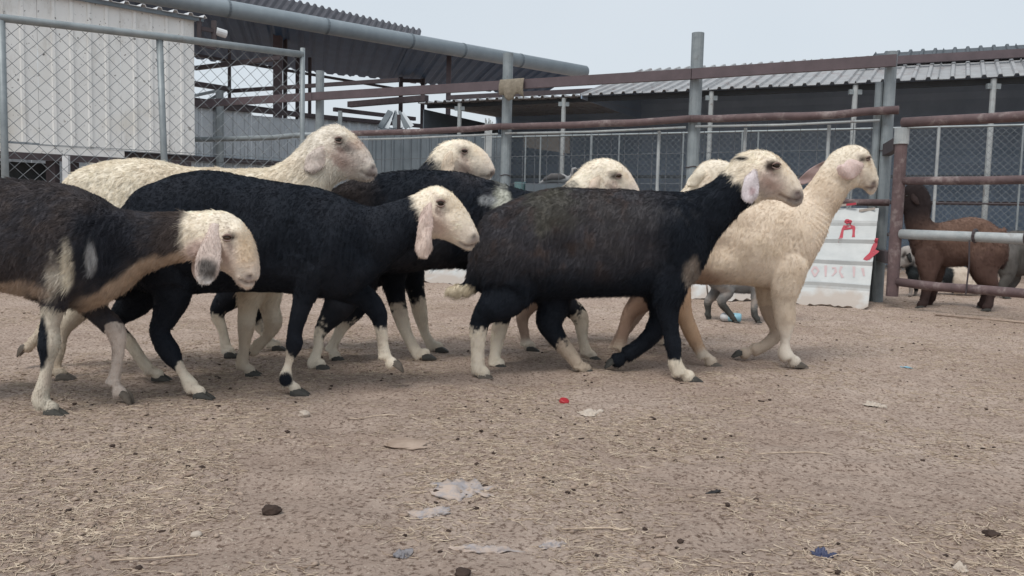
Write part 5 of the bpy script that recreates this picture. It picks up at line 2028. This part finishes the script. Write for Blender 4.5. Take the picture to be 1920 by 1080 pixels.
# white ragged post behind the cream head
t = spt(916, 240, 1.2)
wp = thing("post", "whitewashed wooden post with ragged top behind the cream back row head", "post", (t.x, t.y, 0))
mb = MB()
mb.bar((t.x, t.y, 0), (t.x, t.y, spt(916, 232, 1.2).z), .115, .1)
mb.build("shaft", M["galv_pale"], wp)
mb = MB()
for i in range(6):
    xx = t.x - .05 + .02 * i
    mb.bar((xx, t.y, spt(916, 232, 1.2).z - .02), (xx + .012 * math.sin(i * 4), t.y, spt(916, 222 + 6 * (i % 3) / 2, 1.2).z), .018, .03)
mb.build("frayed_top", M["galv_pale"], wp)

# ---- white raised cabin at the left
CD_ = Vector((1.1, 1.0, 0)).normalized()
CR = on_y(365, 200, 11.5)
CR = Vector((CR.x, CR.y, 0))
CN = Vector((CD_.y, -CD_.x, 0))
if CN.y > 0: CN = -CN
def cpt(px, py, off=0.0):
    d = ray(px, py)
    k = (CR + CN * off - CAM).dot(CN) / d.dot(CN)
    return CAM + d * k
cabin = thing("raised_cabin", "cream corrugated metal cabin raised on short legs at the left edge", "cabin", tuple(CR))
zb_, zt_ = cpt(365, 291).z, cpt(350, 36).z
CL = 5.6
nw = 6
for i in range(nw):
    w_ = CL / nw
    x0 = -w_ * (i + 1) + .002
    prof = []
    x = 0.0
    while x < w_ - .02:
        for f, h in ((0, 0), (.70, 0), (.76, .018), (.92, .018), (.98, 0)):
            if x + f * .20 < w_ - .006: prof.append((x + f * .20, h))
        x += .20
    prof.append((w_ - .004, 0))
    zlo = zb_ + (0.0 if i != 2 else .02)
    rows = [[CR + CD_ * (x0 + a_) + CN * h + Vector((0, 0, z)) for a_, h in prof] for z in (zlo, zt_)]
    mm = MB()
    mm.slab(rows, CN, .006)
    mm.build("wall_sheet", M["cabin"], cabin)
mb = MB()   # base rail strip of the cabin
mb.bar(CR - CD_ * CL - CN * .03 + Vector((0, 0, zb_ - .055)), CR - CD_ * .9 - CN * .03 + Vector((0, 0, zb_ - .055)), .05, .10)
mb.build("base_strip", M["cabin"], cabin)
mb = MB()
mb.bar(CR - CD_ * CL - CN * .04 + Vector((0, 0, zb_ - .16)), CR - CD_ * .05 - CN * .04 + Vector((0, 0, zb_ - .13)), .08, .08)
mb.build("floor_beam", M["dark_steel"], cabin)
mb = MB()   # end wall
rows = [[CR - CN * (.01 + 2.2 * t) + Vector((0, 0, z)) for t in (0, 1)] for z in (zb_, zt_ - .02)]
mb.slab(rows, CD_, .02)
mb.build("end_wall", M["cabin"], cabin)
mb = MB()
mb.bar(CR - CD_ * CL - CN * 1.1 + Vector((0, 0, zb_ - .02)), CR - CN * 1.1 - CD_ * .02 + Vector((0, 0, zb_ - .02)), 2.0, .03)
mb.build("floor", M["dark_steel"], cabin)
nrs = 5
for i in range(nrs):
    w_ = (CL + .3) / nrs
    mm = roof_sheet(CR + CD_ * (.14 - w_ * (i + 1)) + CN * .1, CD_, -CN, w_ - .006, 2.4, zt_ + .04, zt_ + .16, .2, .035)
    mm.build("roof_sheet", M["white"], cabin)
mb = MB()
mb.bar(CR + CN * .06 - CD_ * CL + Vector((0, 0, zt_ + .012)), CR + CN * .06 + CD_ * .1 + Vector((0, 0, zt_ + .012)), .03, .05)
mb.build("eave_trim", M["darkwall"], cabin)
for s in (.09, .47, 1.48, 1.70, 3.3, 4.7):
    for dn in (.12, 1.9):
        mb = MB()
        q = CR - CD_ * s - CN * dn
        mb.bar((q.x, q.y, 0), (q.x, q.y, zb_ - .18), .11)
        mb.build("leg", M["galv"] if s < 1 else M["dark_steel"], cabin)
# corner clutter: bracket and lamp
lp = cpt(372, 52)
lamp = thing("corner_bracket", "dark bracket with a white cylinder fitting on the cabin's right corner", "bracket", tuple(lp))
mb = MB()
q = CR + CD_ * .05 + CN * .05
mb.bar(q + Vector((0, 0, zt_ - .32)), q + Vector((0, 0, zt_ + .03)), .05, .05)
mb.bar(q + CD_ * .2 + Vector((0, 0, zt_ - .32)), q + CD_ * .2 + Vector((0, 0, zt_ + .03)), .06, .05)
mb.bar(q + Vector((0, 0, zt_ - .10)), q + CD_ * .22 + Vector((0, 0, zt_ - .10)), .04, .05)
mb.bar(q + Vector((0, 0, zt_ - .27)), q + CD_ * .22 + Vector((0, 0, zt_ - .29)), .05, .12)
mb.build("frame", M["dark_steel"], lamp)
mb = MB()
mb.tube([q + CD_ * .22 + Vector((0, 0, zt_ - .10)), q + CD_ * .36 + Vector((0, 0, zt_ - .12))], .055, 12)
mb.build("cylinder", M["white"], lamp)
# added dark block for the shade below the cabin and a stray white plank
mb = MB()
a = CR - CD_ * 3.7 - CN * .5
mb.bar(a + Vector((0, 0, .6)), a + CD_ * 2.0 + Vector((0, 0, .6)), .3, 1.2)
o = mb.build("void_shade_block", M["shade_block"], None)
tag(o, "added dark block standing for the shaded void under the raised cabin", "shade_block")
wpx = cpt(124, 300, .25)
mb = MB()
mb.bar((wpx.x, wpx.y, 0), (wpx.x, wpx.y, 1.28), .07, .05)
o = mb.build("white_stake", M["white"], None)
tag(o, "upright white stake in front of the dark space under the cabin", "stake")

# ---- chain link fence in front of the cabin
LA, LB = on_y(4, 33, 6.93), on_y(568, 103, 8.2)
lz = (LA.z + LB.z) / 2
LA, LB = Vector((LA.x, LA.y, 0)), Vector((LB.x, LB.y, 0))
LD = (LB - LA).normalized()
LN = Vector((LD.y, -LD.x, 0))
lf = thing("chain_link_fence", "tall chain link fence with grey pipe top rail at the left", "fence", tuple((LA + LB) / 2))
def lpt(px, py):
    d = ray(px, py)
    k = (LA - CAM).dot(LN) / d.dot(LN)
    return CAM + d * k
mb = MB()
mb.tube([LA - LD * 2.2 + Vector((0, 0, lz)), LA + Vector((0, 0, lz)), (LA + LB) / 2 + Vector((0, 0, lz + .006)), LB + Vector((0, 0, lz))], .032, 12)
mb.build("top_rail", M["galv"], lf, smooth=True)
for px, r in ((6, .028), (306, .029), (567, .024)):
    t = lpt(px, 180)
    mb = MB()
    dz_ = .055 if px == 306 else 0
    mb.tube([(t.x + dz_, t.y, 0), (t.x, t.y, lz * .55), (t.x - dz_ * .5, t.y, lz + (.06 if px == 567 else -.005))], r, 10)
    mb.build("post", M["galv"], lf, smooth=True)
for s in (-2.15,):
    q = LA + LD * s
    mb = MB()
    mb.tube([(q.x, q.y, 0), (q.x, q.y, lz - .005)], .03, 10)
    mb.build("post", M["galv"], lf)
Lw = (LB - LA).length
wire_part(lf, "chain_link", M["wire"], [(tuple(LA - LD * 2.1), tuple(LD), Lw + 2.1, .08, lz - .03, .118, .0026)])
mb = MB()
for zz in (.5, 1.18):
    mb.tube([LA - LD * 2.1 + Vector((0, 0, zz)), LB + Vector((0, 0, zz))], .003, 5)
mb.build("line_wire", M["wire"], lf)

# ---- blue grey corrugated boundary wall
WA, WB = on_y(365, 205, 16.0), on_y(790, 243, 18.8)
WA, WB = Vector((WA.x, WA.y, 0)), Vector((WB.x, WB.y, 0))
WD = (WB - WA).normalized()
WNn = Vector((WD.y, -WD.x, 0))
WA = WA - WD * 3.6
WL = (WB - WA).length
wall = thing("sheet_metal_wall", "blue grey corrugated sheet wall behind the raised cream sheep's head", "wall", tuple((WA + WB) / 2))
nsh = 9
for i in range(nsh):
    w_ = WL / nsh
    prof = []
    x = 0.0
    while x < w_ - .02:
        for f, h in ((0, 0), (.55, 0), (.65, .022), (.88, .022), (.97, 0)):
            if x + f * .22 < w_ - .006: prof.append((x + f * .22, h))
        x += .22
    prof.append((w_ - .004, 0))
    hh = 2.56 + .05 * math.sin(i * 2.2)
    rows = [[WA + WD * (w_ * i + a_) + WNn * h + Vector((0, 0, z)) for a_, h in prof] for z in (0, hh)]
    mm = MB()
    mm.slab(rows, WNn, .006)
    mm.build("wall_sheet", M["greywall"], wall)
mb = MB()
mb.bar(WA + WNn * .05 + Vector((0, 0, 2.60)), WB + WNn * .05 + Vector((0, 0, 2.60)), .08, .08)
mb.build("coping", M["dark_steel"], wall)
mb = MB()
mb.bar(WA + WNn * .06 + Vector((0, 0, 1.62)), WB + WNn * .06 + Vector((0, 0, 1.62)), .06, .09)
mb.build("girt", M["dark_steel"], wall)
for px in (412,):
    d = ray(px, 240)
    kk = (WA + WNn * .12 - CAM).dot(WNn) / d.dot(WNn)
    q = CAM + d * kk
    mb = MB()
    mb.tube([(q.x, q.y, 0), (q.x, q.y, 2.9)], .075, 10)
    mb.build("post", M["galv"], wall)
# darker ribbed wall right of it
DA, DB = on_y(690, 250, 15.2), on_y(945, 250, 14.6)
DA, DB = Vector((DA.x, DA.y, 0)), Vector((DB.x, DB.y, 0))
DDv = (DB - DA).normalized()
DN = Vector((DDv.y, -DDv.x, 0))
dwall = thing("sheet_metal_wall", "dark slate ribbed sheet wall behind the cream back row head", "wall", tuple((DA + DB) / 2))
DL = (DB - DA).length
for i in range(3):
    w_ = DL / 3
    prof = []
    x = 0.0
    while x < w_ - .02:
        for f, h in ((0, 0), (.55, 0), (.65, .02), (.88, .02), (.97, 0)):
            if x + f * .17 < w_ - .006: prof.append((x + f * .17, h))
        x += .17
    prof.append((w_ - .004, 0))
    hh = on_y(690, 252, 15.2).z
    rows = [[DA + DDv * (w_ * i + a_) + DN * h + Vector((0, 0, z)) for a_, h in prof] for z in (0, hh)]
    mm = MB()
    mm.slab(rows, DN, .006)
    mm.build("wall_sheet", M["darkwall"], dwall)

# ---- tall steel shed at the back left
BZ = 4.2
bA, bB = Vector((-9.6, 11.6, 0)), Vector((1.63, 20.9, 0))
bd = (bB - bA).normalized()
bD0, bC0 = Vector((-10.2, 16.6, 0)), Vector((.6, 23.0, 0))
big = thing("steel_shed", "tall steel frame shed with dark roof and grey gutter pipe behind the cabin", "shed", tuple((bA + bB) / 2))
mb = MB()
mb.tube([bA + Vector((0, 0, BZ)), bB + Vector((0, 0, BZ))], .15, 16)
gut = mb.build("gutter_pipe", M["gutter"], big, smooth=True)
for s in (.40, .53, .66, .75, .86):
    q = bA.lerp(bB, s) + Vector((0, 0, BZ))
    mb = MB()
    mb.tube([q - bd * .02, q + bd * .02], .157, 16)
    mb.build("joint_band", M["darkwall"], gut)
NB = 12
for i in range(NB):
    a, b_ = bA.lerp(bB, i / NB), bA.lerp(bB, (i + 1) / NB)
    c, d_ = bC0.lerp(bD0, 1 - (i + 1) / NB), bC0.lerp(bD0, 1 - i / NB)
    rows = []
    for t in (0, 1):
        row = []
        for j in range(25):
            u = j / 24 * 1.03 - .015
            h = .035 if (j % 6) in (3, 4) else 0
            p = a.lerp(b_, u).lerp(d_.lerp(c, u), t)
            row.append(p + Vector((0, 0, BZ + .10 + h - .42 * t + .016 * (i % 2))))
        rows.append(row)
    mb = MB()
    mb.slab(rows, Vector((0, 0, 1)), .012)
    mb.build("roof_sheet", M["roofdark"], big)
# raised front slope whose ribbed edge stands above the gutter
uz = 4.78
uA, uB = on_z(540, 0, uz), on_z(790, 58, uz)
uA, uB = Vector((uA.x, uA.y, uz)), Vector((uB.x, uB.y, uz))
nrib = 64
rows = []
for t in (0, .5, 1):
    row = []
    for j in range(nrib * 4 + 1):
        u = j / (nrib * 4)
        h = .05 if (j % 4) in (2, 3) else 0
        top = (uA + (uA - uB) * 2.2).lerp(uB, u) + Vector((0, 0, h))
        lo = bA.lerp(bA.lerp(bB, .685), u) + Vector((-.15, .2, BZ + .13 + h))
        row.append(lo.lerp(top, t))
    rows.append(row)
mb = MB()
mb.slab(rows, Vector((0, .2, 1)), .012)
mb.build("upper_roof", M["upperroof"], big)
def zbar(parent, p1, Y1, p2, wd, mat, name="beam"):
    a = on_y(p1[0], p1[1], Y1)
    b_ = on_z(p2[0], p2[1], a.z)
    if b_.y < 5 or b_.y > 60:
        b_ = on_y(p2[0], p2[1], Y1 + 2)
    mb = MB()
    mb.bar(a, b_, wd, wd)
    return mb.build(name, mat, parent)
def column(parent, px, pytop, Y, wd, mat, name="column"):
    a = on_y(px, pytop, Y)
    mb = MB()
    mb.bar((a.x, a.y, 0), (a.x, a.y, a.z), wd, wd)
    return mb.build(name, mat, parent)
DS = M["dark_steel"]
column(big, 521, 45, 17.3, .15, M["beam"])
column(big, 535, 45, 17.6, .07, DS)
column(big, 558, 100, 18.0, .07, DS)
column(big, 581, 108, 18.2, .06, DS)
column(big, 430, 92, 16.6, .05, DS)
column(big, 842, 105, 19.0, .10, M["beam"])
column(big, 752, 145, 20.5, .09, DS)
column(big, 793, 148, 20.8, .09, DS)
zbar(big, (365, 128), 16.5, (528, 108), .075, DS)
zbar(big, (365, 103), 16.2, (752, 168), .05, DS)
zbar(big, (428, 171), 16.6, (748, 150), .065, DS)
zbar(big, (790, 152), 20.5, (750, 151), .08, DS)
zbar(big, (360, 188), 16.0, (560, 215), .10, DS)
mb = MB()
mb.bar(on_y(362, 180, 16.2), on_y(432, 165, 16.4), .06, .05)
mb.bar(on_y(388, 190, 16.2), on_y(425, 168, 16.4), .05, .05)
mb.build("brace", M["galv"], big)
mb = MB()
mb.bar(on_y(364, 157, 16.2), on_y(428, 167, 16.4), .12, .09)
mb.build("roof_purlin", DS, big)
# flap of sheet lifted at the roof's far end
mb = MB()
a, b_ = on_y(735, 62, 18.8), on_y(786, 66, 19.0)
mb.bar(a, b_, .06, .04)
mb.build("edge_bar", DS, big)
# low lean-to bars in the gap
lean_to = thing("lean_to_frame", "lean to frame of brown bars on a pale stub post left of the long shed", "frame", tuple(on_y(640, 260, 15.4).xy) + (0,))
zbar(lean_to, (626, 205), 15.6, (778, 223), .07, DS, "rafter")
zbar(lean_to, (655, 196), 15.8, (800, 184), .10, DS, "rafter")
column(lean_to, 638, 208, 15.5, .065, M["galv"], "stub_post")
column(lean_to, 748, 215, 15.6, .06, DS, "stub_post")
# heap of bent sheets
heap = thing("scrap_sheets", "heap of bent dark metal sheets on top of the slate wall", "scrap", tuple(on_y(745, 240, 15.6).xy) + (0,))
for i, (x0, y0, x1, y1) in enumerate(((712, 240, 732, 208), (724, 241, 735, 206), (742, 240, 738, 208), (752, 240, 740, 207), (764, 240, 746, 210), (772, 238, 752, 212))):
    a, b_ = on_y(x0, y0, 15.7 + .05 * i), on_y(x1, y1, 15.9 + .04 * i)
    mb = MB()
    mb.bar(a, b_, .10, .012, up=(0, -1, .2))
    mb.build("strip", M["greywall"] if i % 2 else M["darkwall"], heap)
mb = MB()
a = on_y(742, 244, 15.7)
mb.bar((a.x - .35, a.y + .25, a.z - .06), (a.x + .35, a.y + .25, a.z - .06), .5, .06)
mb.bar((a.x - .3, a.y + .25, 0), (a.x - .3, a.y + .25, a.z - .09), .07)
mb.bar((a.x + .3, a.y + .25, 0), (a.x + .3, a.y + .25, a.z - .09), .07)
mb.build("stand", DS, heap)

# ================================================================== LITTER ON THE YARD
# plastic bottle
c = on_z(1371, 604)
bt = thing("plastic_bottle", "small white and blue plastic bottle lying beside the grey goat's hoof", "bottle", (c.x, c.y, 0))
M["bluep"] = surf("blue_plastic", (.18, .40, .52), (.30, .50, .58), .3, 0, 20, 0)
ax = Vector((1, -.35, .0)).normalized()
mid = Vector((c.x, c.y, .034))
mb = MB()
mb.tube([mid - ax * .075, mid - ax * .06, mid - ax * .02], [.012, .028, .030], 14)
mb.build("bottle_top", M["white"], bt, smooth=True)
mb = MB()
mb.tube([mid - ax * .02, mid + ax * .01, mid + ax * .055, mid + ax * .066], [.0305, .031, .031, .024], 14)
mb.build("wrapper", M["bluep"], bt, smooth=True)

def scrap(name, label, cat, px, py, w_, d_, mat, seed, h=.012, ang=0.0):
    w_, d_, h = w_ * .85, d_ * .85, h * .7
    c = on_z(px, py)
    rs = np.random.default_rng(seed)
    N_ = 22
    rows = []
    for i in range(N_):
        row = []
        for j in range(N_):
            u, v = j / (N_ - 1) - .5, i / (N_ - 1) - .5
            k = vnoise(np.array([[u * 3 + seed * 7, v * 3, 0.]]), 1.3)[0]
            k2 = vnoise(np.array([[u * 9 + seed * 7, v * 9, 0.]]), 1.3)[0]
            rr = 1 + .9 * (k - .5)
            x, y = u * w_ * rr * (1 - .5 * abs(v)), v * d_ * (1 + .9 * (k2 - .5)) * (1 - .8 * u * u)
            xx, yy = x * math.cos(ang) - y * math.sin(ang), x * math.sin(ang) + y * math.cos(ang)
            X_, Y_ = c.x + xx, c.y + yy
            row.append(Vector((X_, Y_, (h * (k * .7 + k2 * 1.1) - h * .5) * (1.1 - 2.6 * max(abs(u), abs(v)) ** 2) - h * .25 * (4 * max(abs(u), abs(v)) ** 2))))
        rows.append(row)
    P_ = np.array([[*p] for r_ in rows for p in r_])
    zz = ground_z(P_[:, 0], P_[:, 1])
    for i in range(N_):
        for j in range(N_):
            rows[i][j].z += zz[i * N_ + j] + .002
    mb = MB()
    mb.slab(rows, Vector((0, 0, 1)), .0015)
    o = mb.build(name, mat, None, smooth=True)
    return tag(o, label, cat)


M["bag"] = surf("dusty_plastic_film", (.36, .345, .36), (.24, .225, .235), .85, 0, 45, .5, (.44, .355, .30), .52, 24)
M["bag_dark"] = surf("grey_plastic", (.17, .17, .19), (.25, .23, .23), .5, 0, 40, .3, (.28, .22, .18), .4, 25)
M["redcap"] = surf("red_plastic", (.42, .03, .04), None, .4)
M["navy"] = surf("navy_plastic", (.06, .075, .15), (.03, .035, .07), .5)
M["paper"] = surf("dusty_paper", (.55, .49, .42), (.45, .38, .32), .9)
M["black_rubber"] = surf("black_rubber", (.03, .03, .032), None, .7)
scrap("plastic_film", "crumpled grey plastic film half buried in the dirt, lower middle", "litter", 872, 912, .20, .14, M["bag"], 2, .02, .15)
scrap("plastic_film", "torn tail of grey plastic film just below the crumpled piece", "litter", 810, 952, .13, .06, M["bag"], 3, .012, .3)
scrap("plastic_scrap", "dark grey squarish plastic scrap at the bottom of the picture", "litter", 755, 1032, .046, .055, M["bag_dark"], 4, .014, .1)
scrap("plastic_film", "thin grey plastic film strip right of the dark scrap at the bottom", "litter", 910, 1026, .15, .04, M["bag"], 5, .012, .1)
scrap("plastic_film", "small pale plastic film shred near the bottom centre", "litter", 1035, 1012, .07, .04, M["bag"], 6, .012, .5)
_c = on_z(1058, 755)
mb = MB()
_d = Vector((.25, -.35, 1)).normalized()
_p = Vector((_c.x, _c.y, gz(_c.x, _c.y) + .008))
mb.tube([_p - _d * .006, _p - _d * .004, _p + _d * .005, _p + _d * .007], [.0185, .019, .018, .015], 18)
o = mb.build("bottle_cap", M["redcap"], None)
tag(o, "red plastic bottle cap on the dirt below the right black sheep", "bottle cap")
scrap("paper_scrap", "pale crumpled paper scrap right of the red cap", "litter", 1108, 774, .10, .07, M["paper"], 8, .02)
scrap("paper_scrap", "pale crumpled wrapper on open ground at the right", "litter", 1640, 757, .10, .05, M["paper"], 9, .03)
scrap("plastic_scrap", "folded navy plastic scrap near the bottom right", "litter", 1545, 1040, .058, .035, M["navy"], 10, .022)
scrap("rubber_strip", "short black rubber strip lying in the straw, right of centre", "litter", 1340, 920, .045, .008, M["black_rubber"], 11, .012, .15)
scrap("paper_scrap", "small white paper scrap in the bottom right corner", "litter", 1800, 1064, .03, .03, M["paper"], 12, .02)
scrap("plastic_film", "small pale blue film scrap far right beside the tan sheep's tracks", "litter", 1700, 687, .07, .06, M["bluep"], 13, .01)
for i, (px, py, L_, an) in enumerate(((290, 1043, .16, .15), (700, 785, .16, .35), (1490, 850, .22, .05), (1120, 985, .16, .1))):
    c = on_z(px, py)
    mb = MB()
    dv = Vector((math.cos(an), math.sin(an), 0))
    sv = Vector((-math.sin(an), math.cos(an), 0))
    pts = []
    for t in np.linspace(-.5, .5, 7):
        q = c + dv * L_ * t + sv * .012 * math.sin(t * 5 + i)
        pts.append((q.x, q.y, gz(q.x, q.y) + .005))
    mb.tube(pts, .0018, 6)
    o = mb.build("straw_stalk", M["straw"], None, smooth=True)
    tag(o, ("long straw stalk at the bottom left beside bare dirt", "long straw stalk just below the left black sheep's hooves", "long curved straw stalk on open ground right of centre", "straw stalk among the film shreds at bottom centre")[i], "straw stalk")

print("hair:", TOTAL_HAIR[0], "objects:", len(bpy.data.objects))
